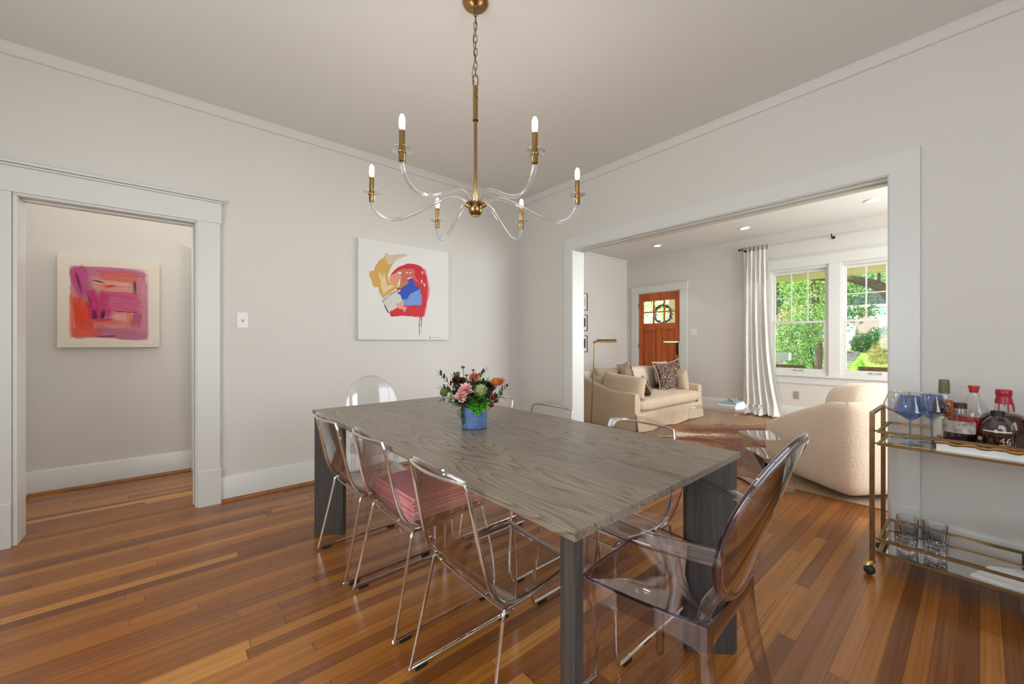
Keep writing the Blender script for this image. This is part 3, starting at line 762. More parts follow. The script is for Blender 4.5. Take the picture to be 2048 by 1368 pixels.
plate('wall_outlet', 'grey wall outlet under the living room window', 'outlet', (XF, 1.828, 0.362), 'X', 1, 'outlet', 'grey')

# recessed ceiling lamps of the living room
for i, (x, y, where) in enumerate(((6.52, 3.71, 'nearest the front door'), (6.52, 2.29, 'middle one above the curtain'), (6.43, 0.84, 'rightmost, in front of the windows'), )):
    t = thing('recessed_light', 'lit round recessed ceiling light, %s' % where, 'ceiling light', (x, y, CEIL - 0.012), group='recessed ceiling lights in the living room')
    build('trim_ring', MB().lathe([(0.052, CEIL - 0.001), (0.052, CEIL - 0.010), (0.076, CEIL - 0.010), (0.080, CEIL - 0.001)], (x, y, 0), 28), M['white'], t)
    build('lens', MB().cyl((x, y, CEIL - 0.0075), (x, y, CEIL - 0.003), 0.052, n=28), M['can'], t)
    light('recessed_lamp', 'SPOT', (x, y, CEIL - 0.02), 12, (1.0, 0.94, 0.86), 0.05, target=(x, y, 0)).data.spot_size = math.radians(88)

# ================================================================== PAINTINGS
def poly_clean(p): return p
t = thing('abstract_painting', 'square white canvas with red, blue and ochre abstract shapes above the dining table', 'painting', (1.69, YA, 1.20))
b = MB().box(1.226, YA - 0.036, 1.200, 2.153, YA - 0.004, 2.117)
build('canvas', b, M['canvas'], t, bevel=0.003)
ART_A = { 'red': [(0.286, 0.27), (0.361, 0.303), (0.429, 0.33), (0.395, 0.44), (0.311, 0.545), (0.295, 0.606), (0.328, 0.65), (0.361, 0.684), (0.395, 0.706), (0.481, 0.743), (0.561, 0.743), (0.615, 0.729), (0.652, 0.696), (0.675, 0.614), (0.689, 0.531), (0.685, 0.429), (0.666, 0.327), (0.647, 0.242), (0.634, 0.229), (0.481, 0.229), (0.395, 0.231), (0.311, 0.218), (0.295, 0.227)], 'pinkedge': [(0.643, 0.728), (0.666, 0.697), (0.689, 0.616), (0.708, 0.516), (0.703, 0.448), (0.68, 0.379), (0.657, 0.243), (0.643, 0.238), (0.666, 0.336), (0.685, 0.463), (0.68, 0.581), (0.661, 0.672)], 'white': [(0.218, 0.36), (0.311, 0.434), (0.386, 0.484), (0.429, 0.443), (0.429, 0.322), (0.361, 0.303), (0.282, 0.258), (0.274, 0.25)], 'ochre': [(0.1, 0.623), (0.143, 0.632), (0.151, 0.676), (0.182, 0.726), (0.23, 0.763), (0.254, 0.806), (0.27, 0.745), (0.295, 0.709), (0.344, 0.755), (0.295, 0.67), (0.27, 0.604), (0.286, 0.542), (0.395, 0.553), (0.361, 0.486), (0.295, 0.44), (0.222, 0.384), (0.19, 0.432), (0.182, 0.486), (0.143, 0.482), (0.123, 0.511), (0.116, 0.549), (0.097, 0.585)], 'sand': [(0.186, 0.618), (0.202, 0.624), (0.218, 0.567), (0.23, 0.615), (0.246, 0.609), (0.262, 0.509), (0.311, 0.521), (0.328, 0.507), (0.23, 0.427), (0.206, 0.503)], 'beige': [(0.242, 0.8), (0.262, 0.819), (0.28, 0.794), (0.361, 0.815), (0.446, 0.83), (0.468, 0.813), (0.395, 0.782), (0.328, 0.737), (0.303, 0.71), (0.27, 0.714), (0.246, 0.75)], 'coral': [(0.361, 0.654), (0.429, 0.686), (0.534, 0.698), (0.547, 0.667), (0.543, 0.633), (0.588, 0.572), (0.561, 0.569), (0.516, 0.614), (0.481, 0.594), (0.429, 0.524), (0.395, 0.489), (0.378, 0.551), (0.412, 0.603)], 'salmon': [(0.295, 0.606), (0.344, 0.632), (0.37, 0.653), (0.403, 0.65), (0.395, 0.617), (0.42, 0.6), (0.386, 0.584), (0.37, 0.551), (0.311, 0.537), (0.286, 0.558)], 'tan': [(0.395, 0.545), (0.472, 0.577), (0.472, 0.544), (0.395, 0.489), (0.361, 0.518)], 'blue': [(0.516, 0.606), (0.539, 0.567), (0.543, 0.535), (0.606, 0.515), (0.57, 0.479), (0.534, 0.451), (0.499, 0.449), (0.464, 0.397), (0.412, 0.389), (0.395, 0.432), (0.361, 0.446), (0.395, 0.465), (0.412, 0.506), (0.472, 0.536), (0.481, 0.574)], 'lightblue': [(0.516, 0.458), (0.57, 0.487), (0.602, 0.507), (0.606, 0.457), (0.623, 0.442), (0.615, 0.349), (0.464, 0.332), (0.438, 0.33), (0.412, 0.385), (0.464, 0.397), (0.499, 0.449)], 'pinklow': [(0.353, 0.341), (0.412, 0.369), (0.429, 0.322), (0.464, 0.316), (0.438, 0.262), (0.42, 0.293), (0.361, 0.306)], 'drip1': [(0.592, 0.23), (0.601, 0.23), (0.598, 0.124), (0.596, 0.028), (0.593, 0.124)], 'drip2': [(0.611, 0.231), (0.622, 0.231), (0.619, 0.141), (0.616, 0.081), (0.613, 0.141)], 'line1': [(0.216, 0.36), (0.221, 0.362), (0.281, 0.252), (0.276, 0.248)], 'line2': [(0.218, 0.363), (0.295, 0.429), (0.385, 0.486), (0.388, 0.483), (0.298, 0.423), (0.219, 0.358)], 'dash1': [(0.62, 0.675), (0.634, 0.689), (0.635, 0.669), (0.623, 0.646)], 'dash2': [(0.611, 0.591), (0.626, 0.601), (0.624, 0.567), (0.615, 0.558)], 'dash3': [(0.635, 0.568), (0.657, 0.562), (0.652, 0.524), (0.643, 0.544)], 'dash4': [(0.451, 0.653), (0.472, 0.658), (0.472, 0.645), (0.453, 0.643)], 'dash5': [(0.485, 0.656), (0.509, 0.663), (0.507, 0.649), (0.488, 0.645)], 'dash6': [(0.466, 0.593), (0.481, 0.606), (0.515, 0.614), (0.512, 0.604), (0.485, 0.596), (0.474, 0.584)], 'dash7': [(0.368, 0.638), (0.386, 0.655), (0.41, 0.643), (0.395, 0.625)], 'cream': [(0.374, 0.551), (0.386, 0.58), (0.397, 0.589), (0.393, 0.553), (0.38, 0.503), (0.361, 0.497), (0.37, 0.527)], 'sig': [(0.708, 0.033), (0.719, 0.033), (0.719, 0.015), (0.708, 0.014)], 'sig2': [(0.737, 0.028), (0.838, 0.029), (0.838, 0.024), (0.737, 0.023)], }
ACOL = {'red': (200, 14, 28), 'pinkedge': (226, 120, 130), 'white': (208, 206, 200), 'ochre': (205, 164, 84), 'sand': (224, 200, 150), 'beige': (206, 190, 160), 'coral': (200, 98, 84), 'salmon': (226, 146, 128), 'tan': (186, 120, 84), 'blue': (22, 70, 180), 'lightblue': (112, 148, 214), 'pinklow': (226, 156, 144), 'drip1': (170, 60, 70), 'drip2': (170, 40, 54), 'line1': (70, 66, 70), 'line2': (80, 76, 80), 'cream': (240, 226, 200), 'sig': (150, 140, 134), 'sig2': (186, 180, 174)}
def ccw_tri(pts):
    """ear clipping"""
    idx = list(range(len(pts))); A = sum(pts[i][0] * pts[(i + 1) % len(pts)][1] - pts[(i + 1) % len(pts)][0] * pts[i][1] for i in range(len(pts)))
    if A < 0: idx.reverse()
    cr = lambda o, a, c: (a[0] - o[0]) * (c[1] - o[1]) - (a[1] - o[1]) * (c[0] - o[0])
    out = []; guard = 0
    while len(idx) > 3 and guard < 4000:
        guard += 1; done = False
        for k in range(len(idx)):
            i, j, l = idx[k - 1], idx[k], idx[(k + 1) % len(idx)]
            if cr(pts[i], pts[j], pts[l]) <= 0: continue
            if any(cr(pts[i], pts[j], pts[q]) >= 0 and cr(pts[j], pts[l], pts[q]) >= 0 and cr(pts[l], pts[i], pts[q]) >= 0 for q in idx if q not in (i, j, l)): continue
            out.append((i, j, l)); idx.pop(k); done = True; break
        if not done: idx.pop(0)
    if len(idx) == 3: out.append(tuple(idx))
    return out
b = MB()
def rough_edge(pts, amt, rnd):
    out = []
    for i, p in enumerate(pts):
        q = pts[(i + 1) % len(pts)]; out.append(p); L = math.hypot(q[0] - p[0], q[1] - p[1])
        if L > 0.05:
            nx, ny = -(q[1] - p[1]) / L, (q[0] - p[0]) / L
            m = max(2, int(L / 0.022))
            for k in range(1, m):
                d = rnd.uniform(-amt, amt); out.append((p[0] + (q[0] - p[0]) * k / m + nx * d, p[1] + (q[1] - p[1]) * k / m + ny * d))
    return out
rn = random.Random(3)
for i, (k, pts) in enumerate(ART_A.items()):
    c = ACOL.get(k, (236, 214, 204)); col = srgb(*c)
    pp = rough_edge(pts, 0.0035, rn)
    y = YA - 0.0364 - i * 0.00012
    for tri in ccw_tri(pp): b.add([(1.226 + pp[q][0], y, 1.20 + pp[q][1]) for q in tri], [(0, 1, 2)], col)
    # brushwork inside the big shapes
    if k in ('ochre', 'red', 'blue', 'coral', 'white', 'lightblue', 'sand'):
        xs = [p[0] for p in pts]; zs = [p[1] for p in pts]
build('painted_shapes', b, M['art'], t, merge=False, flat=True)

t = thing('abstract_painting', 'cream canvas with a pink, magenta and orange square seen through the left doorway', 'painting', (-0.43, 4.70, 1.135))
build('canvas', MB().box(-0.729, 4.66, 1.135, -0.130, 4.695, 1.867), M['canvas_cream'], t, bevel=0.003)
BLOB = [(0.072, 0.603), (0.075, 0.632), (0.093, 0.644), (0.226, 0.659), (0.367, 0.664), (0.496, 0.649), (0.511, 0.633), (0.514, 0.439), (0.523, 0.397), (0.52, 0.098), (0.511, 0.071), (0.367, 0.063), (0.32, 0.076), (0.208, 0.082), (0.106, 0.071), (0.082, 0.087), (0.077, 0.176), (0.072, 0.368)]
STROKES = [((0.076, 0.613), (0.506, 0.636), 0.062, (200, 110, 150)),((0.236, 0.612), (0.466, 0.618), 0.035, (205, 100, 110)),((0.249, 0.587), (0.446, 0.581), 0.048, (214, 105, 85)),((0.106, 0.627), (0.168, 0.426), 0.09, (188, 66, 135)),((0.093, 0.407), (0.106, 0.107), 0.069, (235, 110, 70)),((0.137, 0.346), (0.146, 0.172), 0.083, (224, 52, 30)),((0.124, 0.371), (0.168, 0.205), 0.062, (226, 70, 40)),((0.106, 0.116), (0.245, 0.122), 0.059, (235, 80, 45)),((0.226, 0.134), (0.511, 0.101), 0.076, (186, 105, 140)),((0.491, 0.617), (0.506, 0.084), 0.062, (206, 132, 158)),((0.19, 0.516), (0.426, 0.507), 0.076, (226, 160, 148)),((0.226, 0.437), (0.236, 0.253), 0.104, (196, 14, 104)),((0.19, 0.375), (0.199, 0.245), 0.048, (205, 40, 120)),((0.291, 0.435), (0.456, 0.434), 0.042, (205, 70, 125)),((0.291, 0.369), (0.456, 0.345), 0.118, (206, 78, 130)),((0.334, 0.264), (0.406, 0.254), 0.083, (228, 160, 160)),((0.409, 0.295), (0.411, 0.199), 0.028, (230, 120, 80)),((0.268, 0.507), (0.315, 0.509), 0.025, (240, 70, 40)),((0.442, 0.56), (0.438, 0.452), 0.018, (84, 60, 55)),((0.199, 0.298), (0.202, 0.235), 0.026, (70, 8, 45)),((0.249, 0.293), (0.252, 0.244), 0.024, (90, 10, 60)),((0.19, 0.206), (0.367, 0.208), 0.042, (228, 108, 95)),((0.245, 0.181), (0.416, 0.179), 0.035, (215, 140, 130)),((0.208, 0.226), (0.301, 0.226), 0.028, (220, 40, 90)),((0.106, 0.607), (0.128, 0.436), 0.015, (120, 40, 90)),((0.172, 0.413), (0.181, 0.336), 0.011, (110, 90, 80)),((0.456, 0.283), (0.446, 0.193), 0.048, (176, 80, 110)),((0.199, 0.543), (0.263, 0.541), 0.007, (90, 50, 60)),((0.329, 0.304), (0.451, 0.303), 0.008, (140, 30, 60)),((0.208, 0.095), (0.329, 0.096), 0.008, (110, 40, 50)),]
b = MB(); yy = 4.6594
pp = rough_edge(BLOB, 0.003, rn)
for tri in ccw_tri(pp): b.add([(-0.729 + pp[q][0], yy, 1.135 + pp[q][1]) for q in tri], [(0, 1, 2)], srgb(216, 138, 150), edge=(0.8,) * 3)
for n, (p, q, wd, c) in enumerate(STROKES):
    yy -= 0.00012; dx, dz = q[0] - p[0], q[1] - p[1]; L = math.hypot(dx, dz); ux, uz = dx / L, dz / L; nx, nz = -uz, ux
    wd *= 1.35 if wd > 0.03 else 1.1; ext = min(0.035, wd * 0.4); m = 16; rows = 22; vs = []; ed = []
    streak = [rn.uniform(0.45, 1.0) for _ in range(rows + 1)]; lead = [rn.uniform(-1, 1) * 0.02 for _ in range(rows + 1)]
    for i in range(m + 1):
        tt = i / m; wob = 0.005 * math.sin(3 * tt + n)
        for j in range(rows + 1):
            s = (j / rows - 0.5) * wd
            x = p[0] + ux * (-ext + tt * (L + 2 * ext) + lead[j]) + nx * (s + wob); z = p[1] + uz * (-ext + tt * (L + 2 * ext) + lead[j]) + nz * (s + wob)
            x = min(max(x, 0.066), 0.530); z = min(max(z, 0.058), 0.668)
            vs.append((-0.729 + x, yy, 1.135 + z))
            e = min(1.0, 2.2 * math.sin(PI * j / rows)) * min(1.0, 1.8 * math.sin(PI * tt))
            ed.append(max(0.0, e) * streak[j] * 0.85)
    fs = [(i * (rows + 1) + j, (i + 1) * (rows + 1) + j, (i + 1) * (rows + 1) + j + 1, i * (rows + 1) + j + 1) for i in range(m) for j in range(rows)]
    b.add(vs, fs, srgb(*[min(255, q * 1.06 + 8) for q in c]), edge=ed)
build('painted_strokes', b, M['stroke'], t, merge=False, flat=True)
b = MB()
for k in range(7): b.box(-0.235 + k * 0.012, 4.6592, 1.150 + 0.002 * (k % 2), -0.235 + k * 0.012 + 0.008, 4.6598, 1.1525 + 0.003 * ((k * 7) % 3))
build('signature', b, M['grey'], t)

# three framed pictures beside the sofa (on the left wall of the living room)
for i, (z0, z1) in enumerate(((1.781, 2.105), (1.390, 1.695), (0.989, 1.304))):
    t = thing('picture_frame', 'thin dark framed picture on the living room wall, %s of three' % ('topmost', 'middle', 'lowest')[i], 'picture frame', (5.82, YL, z0), group='framed pictures stacked on the living room wall')
    x0, x1 = 5.69, 5.95
    b = MB()
    for q in ((x0, z0, x0 + 0.012, z1), (x1 - 0.012, z0, x1, z1), (x0, z0, x1, z0 + 0.012), (x0, z1 - 0.012, x1, z1)): b.box(q[0], YL - 0.022, q[1], q[2], YL, q[3])
    build('frame', b, M['bronze'], t)
    build('mat_board', MB().box(x0 + 0.012, YL - 0.010, z0 + 0.012, x1 - 0.012, YL - 0.002, z1 - 0.012), M['white'], t)
    pc = [(200, 198, 190), (70, 72, 76), (60, 60, 62)][i]
    build('print', MB().box(x0 + 0.06, YL - 0.012, z0 + 0.08, x1 - 0.045, YL - 0.010, z1 - (0.06 if i else 0.08), col=srgb(*pc)), M['art'], t)

# ================================================================== CHANDELIER
HX, HY, HZ = 1.150, 1.650, 1.864
t = thing('chandelier', 'six-armed brass and clear acrylic chandelier hanging over the dining table', 'chandelier', (HX, HY, HZ))
b = MB().lathe([(0.0, HZ - 0.048), (0.018, HZ - 0.046), (0.030, HZ - 0.036), (0.036, HZ - 0.020), (0.037, HZ - 0.004), (0.034, HZ + 0.010), (0.026, HZ + 0.020), (0.016, HZ + 0.026), (0.0, HZ + 0.028)], (HX, HY, 0), 24)
hub = build('hub', b, M['brass'], t)
build('finial_ring', MB().lathe([(0.012, HZ - 0.050), (0.020, HZ - 0.049), (0.020, HZ - 0.044), (0.012, HZ - 0.043)], (HX, HY, 0), 18), M['gold_light'], hub)
b = MB().cyl((HX, HY, HZ + 0.02), (HX, HY, 2.31), 0.0085, n=14)
build('stem', b, M['brass'], t)
b = MB().cyl((HX, HY, 2.300), (HX, HY, 2.475), 0.0125, n=16)
b.lathe([(0.013, 2.300), (0.015, 2.302), (0.015, 2.306), (0.013, 2.308)], (HX, HY, 0), 16)
b.lathe([(0.013, 2.415), (0.015, 2.417), (0.015, 2.421), (0.013, 2.423)], (HX, HY, 0), 16)
b.lathe([(0.0125, 2.455), (0.0145, 2.457), (0.0145, 2.462), (0.006, 2.480)], (HX, HY, 0), 16)
build('sleeve', b, M['brass'], t)
def ring_pts(c, hw, hh, ax, n=18):
    out = []
    for k in range(n):
        a = 2 * PI * k / n; u = hw * math.cos(a); v = hh * math.sin(a)
        v += math.copysign(max(0, hh * 0.25 - abs(v) * 0.1), v) * 0.6
        out.append((c[0] + u * ax[0], c[1] + u * ax[1], c[2] + v))
    return out
RT = (0.764, -0.645); FW = (0.645, 0.764)
b = MB(); zc = 2.502
b.tube(ring_pts((HX, HY, 2.503), 0.013, 0.030, RT), 0.0028, 6, True)
z = 2.548; k = 0
while z < 2.872:
    b.tube(ring_pts((HX, HY, z), 0.0085, 0.021, RT if k % 2 else FW), 0.0020, 6, True)
    z += 0.0335; k += 1
build('chain', b, M['brass_dark'], t)
b = MB().tube(smooth([(HX - 0.004, HY + 0.003, 2.49), (HX - 0.014, HY + 0.009, 2.54), (HX - 0.002, HY + 0.003, 2.62), (HX - 0.010, HY + 0.006, 2.72), (HX + 0.002, HY - 0.004, 2.79), (HX - 0.004, HY + 0.003, 2.88)], 5), 0.0018, 6)
build('cord', b, M['brass_dark'], t)
b = MB().lathe([(0.0, 2.868), (0.012, 2.868), (0.014, 2.876), (0.040, 2.880), (0.060, 2.888), (0.066, 2.898), (0.066, 2.90)], (HX, HY, 0), 32)
build('canopy', b, M['brass'], t)
PROF = [(0.030, 0.004), (0.050, 0.022), (0.080, 0.040), (0.115, 0.046), (0.165, 0.034), (0.225, 0.006), (0.300, -0.034), (0.370, -0.062), (0.430, -0.068), (0.475, -0.052), (0.505, -0.022), (0.518, 0.010), (0.520, 0.030)]
for k in range(6):
    a = YAW + math.radians(2 + 30 + 60 * k); ca, sa = math.cos(a), math.sin(a)
    P3 = lambda r, z: (HX + r * ca, HY + r * sa, HZ + z)
    arm = build('arm', MB().tube(smooth([P3(r, z) for r, z in PROF], 3), 0.0096, 14), M['rodglass'], t, label='curved clear acrylic arm')
    build('arm_collar', MB().cyl(P3(0.020, -0.006), P3(0.050, 0.016), 0.0125, 0.0115, 14), M['brass'], arm)
    ex, ey, ez = P3(0.520, 0)
    cup = MB().lathe([(0.0095, ez + 0.020), (0.0135, ez + 0.021), (0.0135, ez + 0.052), (0.016, ez + 0.054), (0.016, ez + 0.060), (0.012, ez + 0.062)], (ex, ey, 0), 18)
    cp = build('candle_cup', cup, M['brass'], t)
    build('bobeche', MB().lathe([(0.010, ez + 0.0620), (0.030, ez + 0.0630), (0.042, ez + 0.0665), (0.0425, ez + 0.0690), (0.030, ez + 0.0665), (0.010, ez + 0.0650), (0.010, ez + 0.0620)], (ex, ey, 0), 28), M['acrylic_rod'], t, label='clear round drip dish')
    build('candle_sleeve', MB().cyl((ex, ey, ez + 0.060), (ex, ey, ez + 0.142), 0.0115, n=16), M['brass'], cp)
    build('bulb', MB().lathe([(0.0075, ez + 0.142), (0.0085, ez + 0.148), (0.0115, ez + 0.158), (0.0120, ez + 0.178), (0.0105, ez + 0.194), (0.006, ez + 0.204), (0.0, ez + 0.207)], (ex, ey, 0), 16), M['bulb'], cp)
    light('chandelier_bulb_light', 'POINT', (ex, ey, ez + 0.230), 1.9, (1.0, 0.93, 0.83), 0.012)

# ================================================================== DINING TABLE
TX, TY, TR = 1.137, 1.632, math.radians(0.9)
t = thing('dining_table', 'long rectangular grey oak dining table with angled slab legs', 'dining table', (TX, TY, 0), TR)
hx, hy = 0.487, 1.050
build('tabletop', MB().box(-hx, -hy, 0.738, hx, hy, 0.760), M['tabletop'], t, local=True, bevel=0.0015)
for sx, sy in ((-1, -1), (1, -1), (-1, 1), (1, 1)):
    cx, cy = sx * (hx - 0.010), sy * (hy - 0.010)
    d = Vector((-sx, -sy)).normalized(); n_ = Vector((-d.y, d.x))
    th = 0.0215; L = 0.192
    tip = Vector((cx, cy)); p1 = tip + d * th + n_ * th; p2 = tip + d * L + n_ * th; p3 = tip + d * L - n_ * th; p4 = tip + d * th - n_ * th
    poly = [tuple(q) for q in (tip, p1, p2, p3, p4)]
    build('leg', MB().prism(poly, lambda a, c: (a, c, 0.0), lambda a, c: (a, c, 0.738)), M['legwood'], t, local=True, flat=True)

# ================================================================== SLED CHAIRS
def sled_chair(label):
    t = thing('sled_chair', label, 'chair', (0, 0, 0), group='clear acrylic chairs with chrome sled bases around the table')
    PR = [(-0.012, 0.806, 0.172), (-0.004, 0.775, 0.182), (0.014, 0.69, 0.186), (0.032, 0.60, 0.190), (0.050, 0.52, 0.195), (0.070, 0.465, 0.200), (0.100, 0.432, 0.204), (0.150, 0.420, 0.207), (0.220, 0.420, 0.209), (0.300, 0.428, 0.209), (0.370, 0.438, 0.207), (0.425, 0.440, 0.202), (0.455, 0.428, 0.195), (0.468, 0.405, 0.186)]
    pts = smooth([(x, w_, z) for x, z, w_ in PR], 3)
    N = len(pts) - 1
    def shell(u, v):
        p = pts[round(u * N)]; a = 2 * v - 1; w_ = p.y
        s = u * N / 3
        back = max(0, 1 - s / 5.5); seat = min(1, max(0, (s - 4) / 3))
        # rounded top corners
        if s < 1: w_ *= 1 - 0.10 * (1 - s) ** 2
        return Vector((p.x - 0.030 * back * (1 - a * a), a * w_, p.z - 0.014 * seat * (1 - a * a) - (0.020 * a * a * max(0, 1 - s * 0.8) if s < 1.2 else 0)))
    b = MB().grid(shell, N, 12, 0.0055)
    build('seat_shell', b, M['acrylic'], t, local=True, angle=60, label='clear acrylic one-piece seat and back')
    # lip of the acrylic along the top edge
    top = [Vector(shell(0, v / 12)) for v in range(13)]
    b = MB().tube(top, 0.0078, 8)
    build('top_edge', b, M['acrylic_rod'], t, local=True)
    # chrome rod that follows the edge of the shell, joined across the top
    def edge(s, ins=0.014):
        out = []
        for i in range(2, N + 1, 2):
            v = 0.0 + ins / (2 * pts[i].y) if s < 0 else 1 - ins / (2 * pts[i].y)
            p = Vector(shell(i / N, v)); q0 = Vector(shell(max(0, i - 1) / N, v)); q1 = Vector(shell(min(N, i + 1) / N, v))
            tg = (q1 - q0).normalized(); nrm = Vector((tg.z, 0, -tg.x))
            nrm = nrm if nrm.z < 0 or nrm.x < 0 else -nrm
            out.append(p + nrm * 0.0085)
        return out
    L, R = edge(-1), edge(1)
    cross = []
    for k in range(1, 8):
        a = -1 + 2 * k / 8; cross.append(Vector((L[0].x - 0.028 * (1 - a * a) - 0.002, L[0].y * -a if False else a * abs(L[0].y) * -1, L[0].z + 0.004)))
    path = L[::-1] + [Vector((c.x, -c.y * 1.0, c.z)) for c in cross] + R
    path = L[::-1] + [Vector((c.x, y, c.z)) for c, y in zip(cross, [abs(L[0].y) * (-1 + 2 * k / 8) for k in range(1, 8)])] + R
    build('edge_rod', MB().tube(path, 0.0058, 10), M['chrome'], t, local=True, label='chrome edge rod')
    # sled sides
    for s in (-1, 1):
        P = [(0.440, s * 0.178, 0.418), (0.300, s * 0.192, 0.410), (0.180, s * 0.196, 0.402), (0.112, s * 0.198, 0.404), (0.094, s * 0.200, 0.398), (0.088, s * 0.202, 0.375), (0.050, s * 0.212, 0.200), (0.012, s * 0.222, 0.030), (0.010, s * 0.223, 0.018), (0.022, s * 0.223, 0.0165), (0.250, s * 0.223, 0.0165), (0.468, s * 0.223, 0.0165), (0.490, s * 0.222, 0.024), (0.505, s * 0.218, 0.075), (0.490, s * 0.205, 0.230), (0.462, s * 0.186, 0.392), (0.452, s * 0.180, 0.413)]
        sm = []
        for i in range(len(P) - 1): sm.append(P[i])
        sm.append(P[-1])
        build('sled_leg', MB().tube(smooth(sm, 2), 0.0064, 10), M['chrome'], t, local=True, label='chrome sled rod')
        for x0 in (0.030, 0.418):
            build('foot_pad', MB().box(x0, s * 0.223 - 0.0075, 0.0, x0 + 0.045, s * 0.223 + 0.0075, 0.014), M['black'], t, local=True, bevel=0.002, label='black foot pad')
    for x, z, hw in ((0.105, 0.402, 0.198), (0.445, 0.412, 0.178)):
        P = [(x, -hw, z), (x, -hw + 0.03, z - 0.010), (x, 0, z - 0.012), (x, hw - 0.03, z - 0.010), (x, hw, z)]
        build('cross_bar', MB().tube(smooth(P, 3), 0.0048, 8), M['chrome'], t, local=True)
    for s in (-1, 1):
        build('fixing_clip', MB().box(0.20, s * 0.182 - 0.012, 0.404, 0.235, s * 0.182 + 0.012, 0.414), M['grey'], t, local=True, bevel=0.003)
    return t
first = sled_chair('clear chair with chrome sled base, nearest the camera on the left of the table')
first.location = (0.622, 1.085, 0); first.rotation_euler = (0, 0, math.radians(0.5))
GR = 'clear acrylic chairs with chrome sled bases around the table'
dup(first, (0.630, 1.690, 0), math.radians(0.8), 'clear chrome sled chair carrying the pink folded cloth, left of the table', GR)
dup(first, (0.600, 2.195, 0), math.radians(1.0), 'clear chrome sled chair at the far left corner of the table, by the wall', GR)
dup(first, (1.700, 1.060, 0), math.radians(180), 'clear chrome sled chair on the right of the table, nearest the camera', GR)
dup(first, (1.725, 1.690, 0), math.radians(180.5), 'middle clear chrome sled chair on the right side, half hidden by the tabletop', GR)
dup(first, (1.725, 2.230, 0), math.radians(181), 'farthest clear chrome sled chair on the right side, behind the flowers', GR)

# folded pink cloth stack on the middle left chair
t = thing('folded_cloth', 'stack of folded pink cloth lying on a clear chair', 'folded cloth', (0.905, 1.690, 0.440), math.radians(2))
zz = 0.0
for k in range(7):
    hgt = 0.0135; o = 0.004 * math.sin(k * 2.3)
    def fold(u, v): pass
    b = MB().box(-0.180 + o, -0.185 - o, zz, 0.180 + o, 0.185 - o * 0.5, zz + hgt)
    build('fold_layer', b, M['pink'], t, local=True, bevel=0.0055, seg=3)
    zz += hgt
build('white_trim', MB().box(-0.182, -0.187, 0.030, 0.182, 0.187, 0.0335), M['white'], t, local=True)

# ================================================================== GHOST CHAIRS
def oval_back(t, mat, hw, hh, zc, yb, lean, wrap, local=True, arch=False):
    """moulded oval back: thin panel inside a thicker rim"""
    def P(a, r):
        x = hw * r * math.cos(a); z = hh * r * math.sin(a)
        if arch and z < 0: x = math.copysign(min(hw, abs(x) + (hw - abs(x)) * 0.55), x) * r if r > 0 else 0
        y = yb - lean * z - wrap * (1 - (x / hw) ** 2)
        return Vector((x, y, zc + z))
    b = MB()
    def fn(u, v): return P(2 * PI * u, 0.02 + 0.95 * v)
    b.grid(fn, 48, 10, 0.006)
    build('back_panel', b, mat, t, local=local, angle=60)
    rim = [P(2 * PI * k / 56, 1.0) for k in range(56)]
    b = MB().tube(rim, 0.014, 10, True, flat=(1.0, 0.75))
    build('back_rim', b, mat, t, local=local, angle=60)
    rim2 = [P(2 * PI * k / 56, 1.062) for k in range(56)]
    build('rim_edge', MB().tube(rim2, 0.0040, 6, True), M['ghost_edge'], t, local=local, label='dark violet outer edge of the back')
    return P
